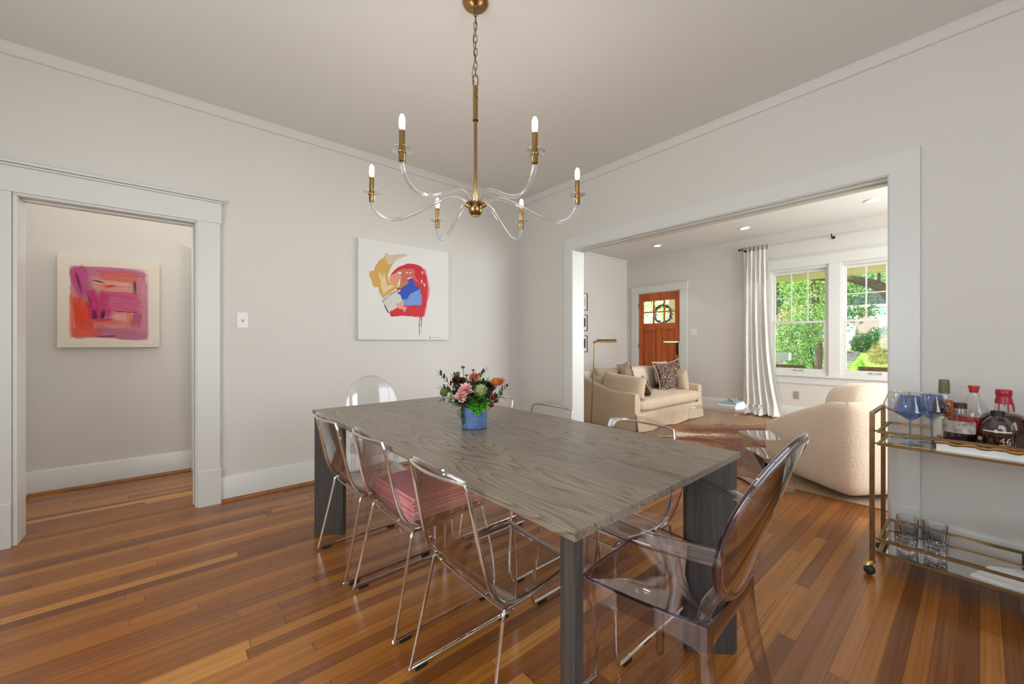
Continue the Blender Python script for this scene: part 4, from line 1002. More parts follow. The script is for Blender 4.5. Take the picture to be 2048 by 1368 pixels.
def ghost_armchair():
    t = thing('ghost_armchair', 'transparent smoky armchair with oval back at the near end of the table', 'chair', (1.185, 0.632, 0), math.radians(1.5))
    g = M['ghost']
    fwx, rwx, y0, y1, zs = 0.232, 0.172, -0.185, 0.178, 0.462
    def out(s):   # seat plan outline at parameter 0..1, slightly bowed front
        pass
    n = 14
    pl = []
    for k in range(n + 1): a = -1 + 2 * k / n; pl.append((a * fwx, y1 - 0.018 * a * a))
    for k in range(1, n): u = k / n; pl.append((fwx - (fwx - rwx) * u + 0.010 * math.sin(PI * u), (y1 - 0.018) + (y0 - y1 + 0.018) * u))
    for k in range(n + 1): a = 1 - 2 * k / n; pl.append((a * rwx, y0))
    for k in range(1, n): u = k / n; pl.append((-rwx - (fwx - rwx) * u - 0.010 * math.sin(PI * u), y0 + (y1 - 0.018 - y0) * u))
    # hollow seat: top sheet, lipped skirt with arched lower edge
    b = MB(); m = len(pl); cx = sum(p[0] for p in pl) / m; cy = sum(p[1] for p in pl) / m
    ring0 = [(x, y, zs) for x, y in pl]; ring1 = [(cx + (x - cx) * 0.90, cy + (y - cy) * 0.90, zs - 0.004) for x, y in pl]; ring2 = [(cx + (x - cx) * 0.45, cy + (y - cy) * 0.45, zs - 0.012) for x, y in pl]
    vs = ring0 + ring1 + ring2 + [(cx, cy, zs - 0.014)]
    fs = []
    for a in range(2):
        for k in range(m): fs.append((a * m + k, a * m + (k + 1) % m, (a + 1) * m + (k + 1) % m, (a + 1) * m + k))
    for k in range(m): fs.append((2 * m + k, 2 * m + (k + 1) % m, 3 * m))
    vs2 = [(x, y, z - 0.007) for x, y, z in vs]; o = len(vs)
    fs += [tuple(o + q for q in reversed(f)) for f in fs]
    fs += [(k, o + k, o + (k + 1) % m, (k + 1) % m) for k in range(m)]
    b.add(vs + vs2, fs)
    build('seat', b, g, t, local=True, angle=50)
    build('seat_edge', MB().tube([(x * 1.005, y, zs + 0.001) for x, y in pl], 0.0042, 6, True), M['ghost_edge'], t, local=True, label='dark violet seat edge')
    b = MB()
    def skirt(u, v):
        k = u * m; i = int(k) % m; j = (i + 1) % m; f = k - int(k)
        x = pl[i][0] * (1 - f) + pl[j][0] * f; y = pl[i][1] * (1 - f) + pl[j][1] * f
        dx = min(abs(x - fwx), abs(x + fwx), 9); d = min(math.hypot(x - sx * wx, y - yy) for sx in (-1, 1) for wx, yy in ((fwx, y1), (rwx, y0)))
        drop = 0.048 + 0.030 * math.exp(-d / 0.055)
        return Vector((x, y, zs - 0.004 - v * drop))
    b.grid(skirt, m * 2, 3, 0.006)
    build('seat_skirt', b, g, t, local=True, angle=50)
    for s in (-1, 1):
        b = MB().tube([(s * (fwx - 0.024), y1 - 0.042, zs - 0.008), (s * (fwx - 0.024), y1 - 0.040, 0.35), (s * (fwx - 0.020), y1 - 0.034, 0.06), (s * (fwx - 0.020), y1 - 0.034, 0.0)], [0.026, 0.023, 0.017, 0.017], 4, up=(1, 1, 0))
        build('leg', b, g, t, local=True, bevel=0.003)
        P = smooth([(s * (rwx - 0.020), y0 + 0.022, zs - 0.008), (s * (rwx - 0.014), y0 + 0.012, 0.34), (s * (rwx + 0.004), y0 - 0.022, 0.17), (s * (rwx + 0.026), y0 - 0.070, 0.0)], 4)
        b = MB().tube(P, [0.030 - 0.010 * k / (len(P) - 1) for k in range(len(P))], 4, up=(1, 1, 0))
        build('leg', b, g, t, local=True, bevel=0.003)
    P = oval_back(t, g, 0.192, 0.222, 0.712, -0.235, 0.33, 0.035)
    for s in (-1, 1):
        a0 = -PI / 2 + s * 0.72
        q = P(a0, 1.0)
        b = MB().tube(smooth([(s * (rwx - 0.022), y0 + 0.020, zs - 0.006), (s * 0.150, y0 + 0.008, 0.505), tuple(q)], 4), 0.027, 8, flat=(1, 0.6))
        build('back_stile', b, g, t, local=True, angle=60)
        q = P(-0.28 if s > 0 else PI + 0.28, 1.0)
        A = smooth([tuple(q), (s * 0.232, -0.130, 0.662), (s * 0.262, -0.040, 0.668), (s * 0.274, 0.050, 0.674), (s * 0.272, 0.092, 0.660), (s * 0.256, 0.108, 0.590), (s * 0.238, 0.130, 0.510), (s * 0.226, 0.160, 0.462)], 4)
        b = MB().tube(A, [0.029] * len(A), 12, flat=(0.5, 1.0), up=(s * 0.25, 0.15, 1.0))
        ar = build('armrest', b, g, t, local=True, angle=60)
        for o_ in (-0.014, 0.014): build('arm_ridge', MB().tube([q + Vector((o_, 0, 0.0145)) for q in A[:int(len(A) * 0.62)]], 0.0028, 6), M['acrylic_rod'], ar, local=True)
    return t
ghost_armchair()

t = thing('ghost_chair', 'colourless transparent chair with arched back at the far end of the table', 'chair', (1.115, 2.70, 0), math.radians(180))
g = M['ghostclear']
b = MB()
def seat(u, v):
    a, c = 2 * u - 1, v
    hw = 0.205 - 0.030 * (1 - c)
    return Vector((a * hw, -0.20 + 0.40 * c, 0.462 - 0.012 * (1 - a * a) * math.sin(PI * c)))
b.grid(seat, 12, 12, 0.008); build('seat', b, g, t, local=True, angle=60)
b = MB()
loop = [(-0.175, -0.20), (0.175, -0.20), (0.205, 0.20), (-0.205, 0.20)]
for k in range(4):
    p, q = loop[k], loop[(k + 1) % 4]
    b.grid(lambda u, v: Vector((p[0] + (q[0] - p[0]) * u, p[1] + (q[1] - p[1]) * u, 0.458 - v * (0.045 + 0.03 * (2 * u - 1) ** 2))), 8, 2, 0.006)
build('seat_skirt', b, g, t, local=True)
for s in (-1, 1):
    build('leg', MB().tube([(s * 0.190, 0.185, 0.45), (s * 0.190, 0.190, 0.0)], [0.024, 0.017], 4, up=(1, 1, 0)), g, t, local=True, bevel=0.003)
    build('leg', MB().tube(smooth([(s * 0.160, -0.185, 0.45), (s * 0.160, -0.20, 0.25), (s * 0.170, -0.245, 0.0)], 4), 0.021, 4, up=(1, 1, 0)), g, t, local=True, bevel=0.003)
def arch(u, v):
    a = 2 * u - 1; H = 0.46
    top = math.sqrt(max(0, 1 - a * a)); hw = 0.192
    z = v * (0.25 + 0.205 * top) if True else 0
    return Vector((a * hw * (0.90 + 0.10 * min(1, v * 2)), -0.190 - 0.30 * z * 0.7 - 0.035 * (1 - a * a), 0.465 + z))
build('back_panel', MB().grid(arch, 24, 12, 0.006), g, t, local=True, angle=60)
rim = [arch(k / 30, 1.0) for k in range(31)]; rim = [arch(0, v / 5) for v in range(5)] + rim + [arch(1, 1 - v / 5) for v in range(1, 6)]
build('back_rim', MB().tube(rim, 0.0085, 8), g, t, local=True, angle=60)

# ================================================================== FLOWERS
VX, VY, VZ = 1.112, 1.607, 0.760
RTv, FWv = Vector((0.7643, -0.6449, 0)), Vector((0.6449, 0.7643, 0))
def V3(r, z, f=0.0): return Vector((VX, VY, VZ)) + RTv * r - FWv * f + Vector((0, 0, z))
m, nt, p = new_mat('mottled_blue_ceramic')
co = objco(nt); n = nd(nt, 'ShaderNodeTexVoronoi', i_Scale=210.0, feature='DISTANCE_TO_EDGE'); lk(nt, co, n.inputs['Vector'])
n2 = nd(nt, 'ShaderNodeTexNoise', i_Scale=30.0, i_Detail=4.0); lk(nt, co, n2.inputs['Vector'])
cr = ramp(nt, [(0.0, srgb(48, 68, 108)), (0.08, srgb(72, 100, 146)), (0.18, srgb(108, 142, 186)), (0.6, srgb(128, 160, 198))]); lk(nt, math_(nt, 'MULTIPLY', n.outputs['Distance'], math_(nt, 'ADD', n2.outputs['Fac'], 0.4)), cr.inputs[0])
lk(nt, cr.outputs[0], p.inputs['Base Color']); p.inputs['Roughness'].default_value = 0.35; M['vase'] = m
b = MB().lathe([(0.0, VZ), (0.055, VZ), (0.0615, VZ + 0.004), (0.0625, VZ + 0.015), (0.0640, VZ + 0.105), (0.0615, VZ + 0.106), (0.0600, VZ + 0.09), (0.0595, VZ + 0.02), (0.0, VZ + 0.018)], (VX, VY, 0), 40)
solo('flower_vase', b, M['vase'], 'mottled blue cylindrical vase of flowers on the grey dining table', 'vase')
def stem(mb, top, r=0.0016, col=(70, 100, 50)):
    base = V3(random.uniform(-0.02, 0.02), 0.03, random.uniform(-0.02, 0.02))
    top = Vector(top); mid = (base * 0.45 + top * 0.55) + Vector((0, 0, 0.02))
    if (mid - Vector((VX, VY, mid.z))).length > 0.055 and mid.z < VZ + 0.11: mid.z = VZ + 0.115
    lip = Vector((VX, VY, 0)) + (Vector((top.x - VX, top.y - VY, 0)).normalized() * 0.035 if (Vector((top.x - VX, top.y - VY, 0))).length > 1e-3 else Vector((0, 0, 0))) + Vector((0, 0, VZ + 0.112))
    mb.tube(smooth([base, lip, top], 4), r, 5, col=srgb(*col))
def petal(mb, c, d, up, ln, wd, col, cup=0.3, curl=0.2):
    d = Vector(d).normalized(); up = Vector(up); up = (up - d * up.dot(d)).normalized(); sd = d.cross(up)
    vs = []; R = 4
    for i in range(R + 1):
        t_ = i / R; ww = wd * math.sin(PI * min(0.94, 0.16 + t_ * 0.78)) ** 0.8
        for j in (-1, 0, 1):
            vs.append(Vector(c) + d * (ln * t_) + sd * (j * ww * 0.5) + up * (cup * ln * t_ * t_ * 0.6 + (abs(j) * cup * wd * 0.35) - curl * ln * max(0, t_ - 0.7) * 1.2))
    fs = [(i * 3 + j, i * 3 + j + 1, i * 3 + 3 + j + 1, i * 3 + 3 + j) for i in range(R) for j in (0, 1)]
    mb.add(vs, fs, col)
def jit(c, k, rnd): 
    f = 1 + rnd.uniform(-k, k); return tuple(min(1, max(0, x * f)) for x in srgb(*c))
def flower(name, label, cat, pos, r, col, kind, face=None, group='flowers in the blue vase'):
    rnd = random.Random(hash(label) % 1000 if False else len(label) * 7 + int(pos.x * 1000) % 97)
    face = Vector(face) if face else (-FWv * 0.7 + Vector((0, 0, 0.6)) + RTv * rnd.uniform(-0.3, 0.3)); face.normalize()
    a = face.orthogonal().normalized(); bb = face.cross(a)
    mb = MB()
    if kind == 'carnation':
        for ly in range(6):
            nn = 7 + ly * 2; tilt = 0.15 + ly * 0.24
            for k in range(nn):
                an = 2 * PI * k / nn + rnd.random()
                dd = (a * math.cos(an) + bb * math.sin(an)) * math.sin(tilt) + face * math.cos(tilt)
                petal(mb, pos - face * r * 0.5, dd, face, r * (1.05 + rnd.uniform(-0.1, 0.1)), r * 0.55, jit(col, 0.16, rnd), 0.1, rnd.uniform(-0.3, 0.6))
    elif kind == 'ranunculus':
        for ly in range(6):
            nn = 5 + ly; tilt = 0.10 + ly * 0.22
            for k in range(nn):
                an = 2 * PI * k / nn + ly
                dd = (a * math.cos(an) + bb * math.sin(an)) * math.sin(tilt) + face * math.cos(tilt)
                petal(mb, pos - face * r * 0.6, dd, face, r * 1.15, r * 0.9, jit(col, 0.10, rnd), 0.55, -0.2)
    elif kind == 'button':
        mb.sphere(pos, r, 14, 8, (1, 1, 0.72), col=srgb(*col))
        for k in range(60):
            th = math.acos(rnd.uniform(-0.2, 1)); an = rnd.uniform(0, 2 * PI)
            d = Vector((math.sin(th) * math.cos(an), math.sin(th) * math.sin(an), math.cos(th) * 0.72))
            mb.sphere(pos + d * r, r * 0.13, 5, 4, col=jit(col, 0.25, rnd))
    elif kind == 'berry':
        mb.sphere(pos, r, 12, 8, (1, 1, 1.15), col=srgb(*col))
        for k in range(5):
            an = 2 * PI * k / 5; dd = Vector((math.cos(an) * 0.5, math.sin(an) * 0.5, 0.9)); petal(mb, pos - Vector((0, 0, r * 0.8)), dd, (0, 0, 1), r * 1.9, r * 1.1, jit(col, 0.2, rnd), 0.4, 0)
    o = build('bloom', mb, M['vcol'], None)
    o.name = name; tag(o, label, cat, group)
    recenter(o); ROOTM[o.name] = Matrix.Translation(o.location)
    sb = MB(); stem(sb, pos - face * r * 0.5)
    build('stem', sb, M['leaf'], o)
    return o
P_ = 0.0025
def at(u, v, f=0.03): return V3((u - 949) * P_, (857 - v) * P_ + 0.0, f)
flower('carnation', 'pale pink carnation at the left front of the bouquet, upper of a pair', 'flower', at(936, 777, 0.095), 0.036, (252, 196, 190), 'carnation')
flower('carnation', 'pale pink carnation at the left front, lower and smaller of a pair', 'flower', at(928, 790, 0.098), 0.030, (252, 202, 198), 'carnation')
flower('carnation', 'coral pink carnation at the back top of the bouquet', 'flower', at(948, 758, -0.02), 0.029, (240, 160, 146), 'carnation')
flower('ranunculus', 'large pale green rose-like bloom right of the pink carnations', 'flower', at(965, 782, 0.090), 0.038, (204, 216, 160), 'ranunculus')
flower('ranunculus', 'striped green bloom at the far left of the bouquet', 'flower', at(893, 788, 0.01), 0.030, (160, 176, 112), 'ranunculus')
flower('ranunculus', 'orange and peach bloom at the right of the bouquet', 'flower', at(992, 768, 0.015), 0.028, (240, 170, 90), 'ranunculus')
flower('ranunculus', 'peach pink bloom just right of the orange one', 'flower', at(1000, 766, -0.01), 0.024, (240, 176, 156), 'carnation')
flower('carnation', 'dark maroon flower at the upper left behind the pink carnation', 'flower', at(914, 764, 0.0), 0.024, (92, 34, 36), 'carnation')
flower('carnation', 'dark maroon flower under the green button flowers', 'flower', at(926, 764, 0.015), 0.022, (104, 40, 40), 'carnation')
flower('carnation', 'dark wine flower between the green rose and the pink buds', 'flower', at(980, 775, 0.02), 0.024, (70, 34, 48), 'carnation')
for i, (u, v, r, f, wh) in enumerate(((927, 739, 0.0095, 0, 'tallest'), (947, 745, 0.008, -0.01, 'second tallest'), (918, 750, 0.0105, 0.02, 'left and largest'), (912, 754, 0.009, 0.01, 'leftmost'), (935, 754, 0.008, 0.02, 'low middle'), (961, 752, 0.010, 0.02, 'rightmost'))):
    flower('button_flower', 'green button flower standing above the bouquet, %s' % wh, 'flower', at(u, v, f), r, (104, 116, 52), 'button')
for i, (u, v, r, wh) in enumerate(((982, 787, 0.012, 'uppermost'), (987, 795, 0.011, 'second from the top'), (993, 804, 0.012, 'rightmost'), (983, 812, 0.014, 'lowest and largest'), (989, 799, 0.010, 'middle'))):
    flower('rose_bud', 'dusky rose bud at the lower right of the bouquet, %s' % wh, 'flower', at(u, v, 0.03), r * 1.1, (206, 104, 110), 'ranunculus')
for i, (u, v, r, wh) in enumerate(((903, 791, 0.011, 'upper and largest'), (898, 802, 0.0075, 'leftmost'), (911, 802, 0.0080, 'lowest'), (910, 793, 0.006, 'smallest'), (977, 757, 0.010, 'at the upper right'))):
    flower('white_berry', 'pale green berry in the bouquet, %s' % wh, 'berry', at(u, v, 0.04), r, (196, 208, 160), 'berry')
def leaf_mb(mb, c, d, ln, wd, col, up=(0, 0, 1)):
    petal(mb, c, d, up, ln, wd, col, 0.15, 0.3)
rnd = random.Random(5)
# bright hydrangea-like foliage over the rim
mb = MB()
for k in range(230):
    c = at(956 + rnd.gauss(0, 10), 808 + rnd.uniform(-15, 13), 0.058 + rnd.uniform(-0.016, 0.016))
    d = RTv * rnd.uniform(-1, 1) - FWv * rnd.uniform(0, 0.9) + Vector((0, 0, rnd.uniform(-0.7, 0.6)))
    leaf_mb(mb, c, d, rnd.uniform(0.016, 0.026), rnd.uniform(0.012, 0.020), jit((112, 206, 60), 0.22, rnd))
solo('foliage_cluster', mb, M['leaf'], 'bright green leafy cluster spilling over the vase rim', 'foliage', 'greenery in the blue vase', merge=False)
def sprig(label, pts, n, ln, wd, col, droop=0.2):
    mb = MB(); P = smooth(pts, 5); mb.tube(P, 0.0012, 5, col=srgb(70, 62, 40))
    for k in range(n):
        i = int((0.25 + 0.75 * k / n) * (len(P) - 1)); tg = (P[min(i + 1, len(P) - 1)] - P[max(i - 1, 0)]).normalized()
        s = 1 if k % 2 else -1; sd = tg.cross(FWv).normalized() * s
        leaf_mb(mb, P[i], tg * 0.8 + sd * rnd.uniform(0.4, 0.9) - FWv * rnd.uniform(-0.5, 0.6), ln * rnd.uniform(1.0, 1.5), wd * 1.35, jit(col, 0.3, rnd))
    leaf_mb(mb, P[-1], P[-1] - P[-2], ln, wd, jit(col, 0.2, rnd))
    return solo('foliage_sprig', mb, M['leaf'], label, 'foliage', 'greenery in the blue vase', merge=False)
rim = V3(-0.03, 0.11)
sprig('dark narrow-leaved sprig reaching up to the far left', [V3(-0.01, 0.06), V3(-0.045, 0.115), V3(-0.10, 0.19), at(880, 751, 0)], 26, 0.022, 0.009, (44, 62, 46))
sprig('dark narrow-leaved sprig leaning to the left under the first', [V3(-0.01, 0.06), V3(-0.045, 0.115), V3(-0.10, 0.16), at(884, 776, 0.02)], 20, 0.026, 0.009, (54, 74, 48))
sprig('dark narrow-leaved sprig reaching to the far right', [V3(0.01, 0.06), V3(0.045, 0.118), V3(0.11, 0.16), at(1016, 775, 0)], 20, 0.020, 0.008, (44, 58, 46))
sprig('olive sprig drooping to the right of the rose buds', [V3(0.01, 0.06), V3(0.045, 0.118), V3(0.10, 0.14), at(1004, 792, 0.02)], 18, 0.020, 0.008, (70, 84, 54))
sprig('olive sprig drooping below the left of the bouquet', [V3(-0.01, 0.07), V3(-0.05, 0.118), V3(-0.10, 0.12), at(886, 800, 0.03)], 20, 0.024, 0.010, (76, 90, 58))
sprig('grey green sprig trailing down the front left of the vase', [V3(-0.02, 0.09, 0.02), V3(-0.045, 0.125, 0.05), V3(-0.058, 0.09, 0.055), V3(-0.050, 0.040, 0.066)], 22, 0.020, 0.008, (86, 104, 82))
sprig('dark sprig standing behind the green rose', [V3(0.0, 0.07, -0.01), V3(0.01, 0.14, -0.03), at(957, 765, -0.04), at(972, 744, -0.05)], 20, 0.020, 0.009, (56, 64, 44))
sprig('dark sprig standing at the back left behind the button flowers', [V3(0.0, 0.07, -0.01), V3(-0.03, 0.14, -0.03), at(920, 770, -0.03), at(905, 757, -0.03)], 20, 0.022, 0.011, (52, 60, 40))
mb = MB()
for k in range(520):
    an = rnd.uniform(0, 2 * PI); el = rnd.uniform(-0.15, 1.1); R_ = rnd.uniform(0.045, 0.105)
    c = Vector((VX, VY, VZ + 0.130)) + Vector((math.cos(an) * math.cos(el) * R_ * 1.05, math.sin(an) * math.cos(el) * R_ * 1.05, math.sin(el) * R_ * 0.95))
    d = (c - Vector((VX, VY, VZ + 0.10))) + Vector((rnd.uniform(-1, 1), rnd.uniform(-1, 1), rnd.uniform(-1, 1))) * 0.05
    leaf_mb(mb, c, d, rnd.uniform(0.022, 0.038), rnd.uniform(0.012, 0.020), jit(rnd.choice([(56, 72, 42), (74, 96, 50), (96, 62, 48), (80, 106, 64), (70, 90, 50)]), 0.3, rnd))
solo('foliage_filler', mb, M['leaf'], 'mass of dark green and russet leaves filling the bouquet', 'foliage', 'greenery in the blue vase', 'stuff', merge=False)

# ================================================================== LIVING ROOM
solo('jute_rug', MB().box(3.765, -0.9, 0.0, 6.88, 3.02, 0.010), M['jute'], 'large woven tan jute rug under the living room seating', 'rug', bevel=0.003)
# cowhide
out = [(3.70, 1.34), (3.62, 1.18), (3.80, 1.02), (3.95, 1.22), (4.25, 1.10), (4.55, 0.86), (4.70, 0.72), (4.86, 0.86), (4.80, 1.12), (5.10, 1.28), (5.55, 1.35), (5.95, 1.22), (6.30, 1.30), (6.62, 1.52), (6.50, 1.80), (6.42, 1.96), (6.05, 2.10), (5.90, 2.38), (5.60, 2.52), (5.44, 2.82), (5.15, 2.86), (4.98, 2.62), (4.72, 2.48), (4.50, 2.62), (4.34, 2.56), (4.46, 2.30), (4.20, 2.02), (4.02, 1.70), (3.84, 1.62)]
ol = smooth([(x, y, 0) for x, y in out], 5, closed=True)
cx, cy = 5.05, 1.75; mb = MB(); NR = 10; vs = []; n = len(ol); vw = []
for k in range(NR + 1):
    for q in ol:
        f = k / NR; x, y = cx + (q.x - cx) * f, cy + (q.y - cy) * f
        vs.append((x, y, 0.0165 if k < NR else 0.0135)); vw.append(f)
rnd2 = random.Random(11)
fs = []; cols = []
for k in range(NR):
    for i in range(n): fs.append((k * n + i, k * n + (i + 1) % n, (k + 1) * n + (i + 1) % n, (k + 1) * n + i))
for f in fs:
    w_ = sum(vw[q] for q in f) / 4; c = max(0, (w_ - 0.62) / 0.38) * 0.42
    x = sum(vs[q][0] for q in f) / 4; y = sum(vs[q][1] for q in f) / 4
    c += 0.55 * math.exp(-(((x - 5.0) + 0.9 * (y - 2.25)) / 0.20) ** 2) * (1 if y > 1.9 else 0.2)
    mb.add([vs[q] for q in f], [(0, 1, 2, 3)], (c, c, c))
nb = len(mb.v)
mb.add([(q.x, q.y, 0.0102) for q in ol] + [(q.x, q.y, 0.0135) for q in ol], [(i, (i + 1) % n, n + (i + 1) % n, n + i) for i in range(n)], (0.4,) * 3)
solo('cowhide_rug', mb, M['cowhide'], 'brown and white cowhide lying on the jute rug', 'rug')

# ---- sofa
t = thing('sofa', 'beige slipcovered linen sofa in front of the wooden front door', 'sofa', (5.43, 3.28, 0))
SX0, SX1, SY0, SY1 = 4.43, 6.30, 2.83, 3.78
def arm_top(y):  # swooping arm, low at the front, rising to the back
    f = (y - SY0) / (SY1 - SY0)
    return 0.520 + 0.020 * f + 0.20 * max(0, (f - 0.25) / 0.75) ** 1.7
for x0, x1, nm in ((SX0, SX0 + 0.13, 'l'), (SX1 - 0.13, SX1, 'r')):
    mb = MB(); n = 14; prof = []
    ys = [SY0 + (SY1 - SY0) * k / n for k in range(n + 1)]
    def armf(u, v):
        y = SY0 + (SY1 - SY0) * u; zt = arm_top(y); a = 2 * PI * v
        # rounded rectangle section from floor skirt to the arm top
        w_ = (x1 - x0) / 2; xc = (x0 + x1) / 2; e = 0.25
        cxs, szs = math.cos(a), math.sin(a)
        X = math.copysign(abs(cxs) ** e, cxs) * w_; Z = math.copysign(abs(szs) ** e, szs) * (zt - 0.03) / 2
        k = 1.0 - 0.04 * (1 if u in (0, 1) else 0)
        return Vector((xc + X * k, y, 0.03 + (zt - 0.03) / 2 + Z * k))
    mb.grid(armf, n, 28)
    mb.add([armf(0, v / 28) for v in range(28)], [tuple(range(28))]); mb.add([armf(1, v / 28) for v in range(28)], [tuple(range(27, -1, -1))])
    build('arm', mb, M['linen'], t, angle=50)
mb = MB()
def backf(u, v):
    x = SX0 + 0.02 + (SX1 - SX0 - 0.04) * u; a = 2 * PI * v; e = 0.3
    ca, sa = math.cos(a), math.sin(a)
    return Vector((x, 3.70 + 0.08 * math.copysign(abs(ca) ** e, ca) + 0.04 * (0.5 + 0.5 * sa), 0.395 + 0.365 * math.copysign(abs(sa) ** e, sa) + 0.008 * math.sin(u * 9)))
mb.grid(backf, 20, 24); mb.add([backf(0, v / 24) for v in range(24)], [tuple(range(24))]); mb.add([backf(1, v / 24) for v in range(24)], [tuple(range(23, -1, -1))])
build('back_frame', mb, M['linen_light'], t, angle=50)
build('seat_deck', MB().box(SX0 + 0.12, SY0 + 0.04, 0.06, SX1 - 0.12, 3.65, 0.27), M['linen'], t, bevel=0.01)
def slab(x0, y0, z0, x1, y1, z1, e=0.28, n=28, m=16, crown=0.03):
    """soft box cushion"""
    mb = MB(); c = Vector(((x0 + x1) / 2, (y0 + y1) / 2, (z0 + z1) / 2)); h = Vector(((x1 - x0) / 2, (y1 - y0) / 2, (z1 - z0) / 2))
    def f(u, v):
        th = PI * v; a = 2 * PI * u
        sp = lambda q, ee: math.copysign(abs(q) ** ee, q)
        X = sp(math.sin(th), e) * sp(math.cos(a), e); Y = sp(math.sin(th), e) * sp(math.sin(a), e); Z = sp(math.cos(th), 0.75)
        return c + Vector((X * h.x, Y * h.y, Z * h.z + crown * (1 - X * X) * (1 - Y * Y) * (1 if Z > 0 else 0) + 0.004 * math.sin(X * 7 + Y * 5)))
    mb.grid(f, n * 2, m); return mb
build('seat_cushion', slab(SX0 + 0.10, SY0 - 0.03, 0.262, SX1 - 0.02, 3.60, 0.425, 0.16), M['linen'], t, angle=70)
mb = MB()   # back cushion
build('back_cushion', slab(SX0 + 0.13, 3.40, 0.40, SX1 - 0.13, 3.66, 0.795, 0.35, crown=0), M['linen_light'], t, angle=70)
mb = MB()
def skirt_path(u):
    L2 = SX1 - SX0; L1 = 0.0; s = u * L2; return SX0 + 0.01 + s * 0.985, SY0 - 0.010, 0, -1
    if s < L1 + L2: return SX0 + (s - L1), SY0 - 0.010, 0, -1
    return SX1 + 0.006, SY0 + (s - L1 - L2), 1, 0
def skirtf(u, v):
    x, y, nx, ny = skirt_path(u); wv = (0.004 * math.sin(u * 41) + 0.010 * math.sin(u * 11 + 1)) * v
    hem = 0.018 + 0.020 * (0.5 + 0.5 * math.sin(u * 17 + 2)) if ny else 0.015
    return Vector((x + nx * (wv + 0.02 * v), y + ny * (wv + 0.03 * v), 0.262 - v * (0.262 - hem)))
mb.grid(skirtf, 120, 5, 0.004); build('skirt', mb, M['linen'], t, angle=80)

def rotm(rx=0, ry=0, rz=0): return Euler((math.radians(rx), math.radians(ry), math.radians(rz))).to_matrix()
def cushion(label, c, w_, h, th, rot, mat, group='cushions on the sofa', seed=0, e=0.35, pinch=0.06, trim=None):
    mb = MB().pillow(c, w_, h, th, rot, 16, e, pinch, seed=seed, mat2=1 if isinstance(mat, list) else 0)
    if trim is None: return solo('cushion', mb, mat, label, 'cushion', group, angle=80)
    o = build('cushion', mb, mat, None, angle=80); tag(o, label, 'cushion', group); recenter(o); ROOTM[o.name] = Matrix.Translation(o.location)
    pts = []
    for k in range(40):
        s = k / 40 * 4; i = int(s); f = s - i; a, bb = [(-1 + 2 * f, -1), (1, -1 + 2 * f), (1 - 2 * f, 1), (-1, 1 - 2 * f)][i]
        kx = 1 - pinch * (1 - bb * bb); kz = 1 - pinch * (1 - a * a)
        pts.append(Vector(c) + rot @ Vector((a * w_ / 2 * kx, 0, bb * h / 2 * kz)))
    build('piping', MB().tube(pts, 0.007, 6, True), trim, o)
    return o
cushion('large leopard print cushion with a pinched top at the middle of the sofa', (5.96, 3.18, 0.645), 0.68, 0.50, 0.16, rotm(-14, -4, -8), M['leopard'], seed=1, pinch=0.19, trim=M['linen'])
cushion('cushion with leopard print front and beige back, leaning edge-on by the left arm', (4.93, 3.28, 0.645), 0.48, 0.48, 0.16, rotm(14, -8, -128), [M['leopard'], M['linen']], seed=2, pinch=0.10, trim=M['linen'])
cushion('small leopard print cushion lying low against the left arm cushion', (5.03, 3.06, 0.525), 0.36, 0.28, 0.12, rotm(20, -24, -136), M['leopard'], seed=3, trim=M['linen'])
cushion('long plain beige cushion lying on the left sofa arm', (4.58, 3.10, 0.590), 0.64, 0.30, 0.19, rotm(-8, 4, -86), M['linen'], seed=4, e=0.2, pinch=0.03)
cushion('plain beige cushion leaning on the right sofa arm', (6.14, 3.20, 0.575), 0.52, 0.34, 0.18, rotm(-12, 0, 78), M['linen'], seed=5, e=0.2, pinch=0.03)
cushion('plain brown beige cushion at the back left corner of the sofa', (4.70, 3.46, 0.63), 0.36, 0.36, 0.15, rotm(-12, 0, -50), M['linen'], seed=6)
cushion('pale pink cushion peeping out behind the large leopard cushion', (6.00, 3.34, 0.69), 0.42, 0.36, 0.12, rotm(-10, 0, 0), M['linen_light'], seed=7)

# ---- pharmacy floor lamps
def floor_lamp(label, x, y, rz, lean=0.0):
    t = thing('floor_lamp', label, 'floor lamp', (x, y, 0), rz, 'brass floor lamps beside the sofa')
    build('base', MB().lathe([(0.0, 0.0), (0.115, 0.0), (0.118, 0.008), (0.112, 0.018), (0.03, 0.026), (0.012, 0.034), (0.0, 0.034)], (0, 0, 0), 28), M['brass'], t, local=True)
    build('pole', MB().cyl((0, 0, 0.03), (lean, 0, 1.17), 0.0095, 0.0080, 12), M['brass'], t, local=True)
    mb = MB().cyl((lean - 0.02, 0, 1.170), (lean + 0.03, 0, 1.195), 0.011, n=10); mb.sphere((lean, 0, 1.178), 0.016, 12, 8)
    build('joint', mb, M['brass'], t, local=True)
    mb = MB()
    def sh(u, v):
        a = math.radians(-12) + math.radians(204) * v
        r = 0.041
        return Vector((lean + 0.03 + 0.25 * u, r * math.cos(a), 1.180 + r * math.sin(a) * 0.85))
    mb.grid(sh, 10, 14, 0.0015)
    mb.add([sh(0, v / 14) for v in range(15)], [tuple(range(15))]); mb.add([sh(1, v / 14) for v in range(15)], [tuple(range(14, -1, -1))])
    s = build('lamp_shade', mb, M['brass'], t, local=True, angle=50)
    build('bulb', MB().cyl((lean + 0.07, 0, 1.180), (lean + 0.24, 0, 1.180), 0.014, n=10), M['white'], s, local=True)
floor_lamp('brass floor lamp with half-round shade in front of the left sofa arm', 4.14, 3.30, math.radians(-40), 0.05)
floor_lamp('brass floor lamp with half-round shade standing in front of the wooden door', 6.75, 3.42, math.radians(140), 0.01)

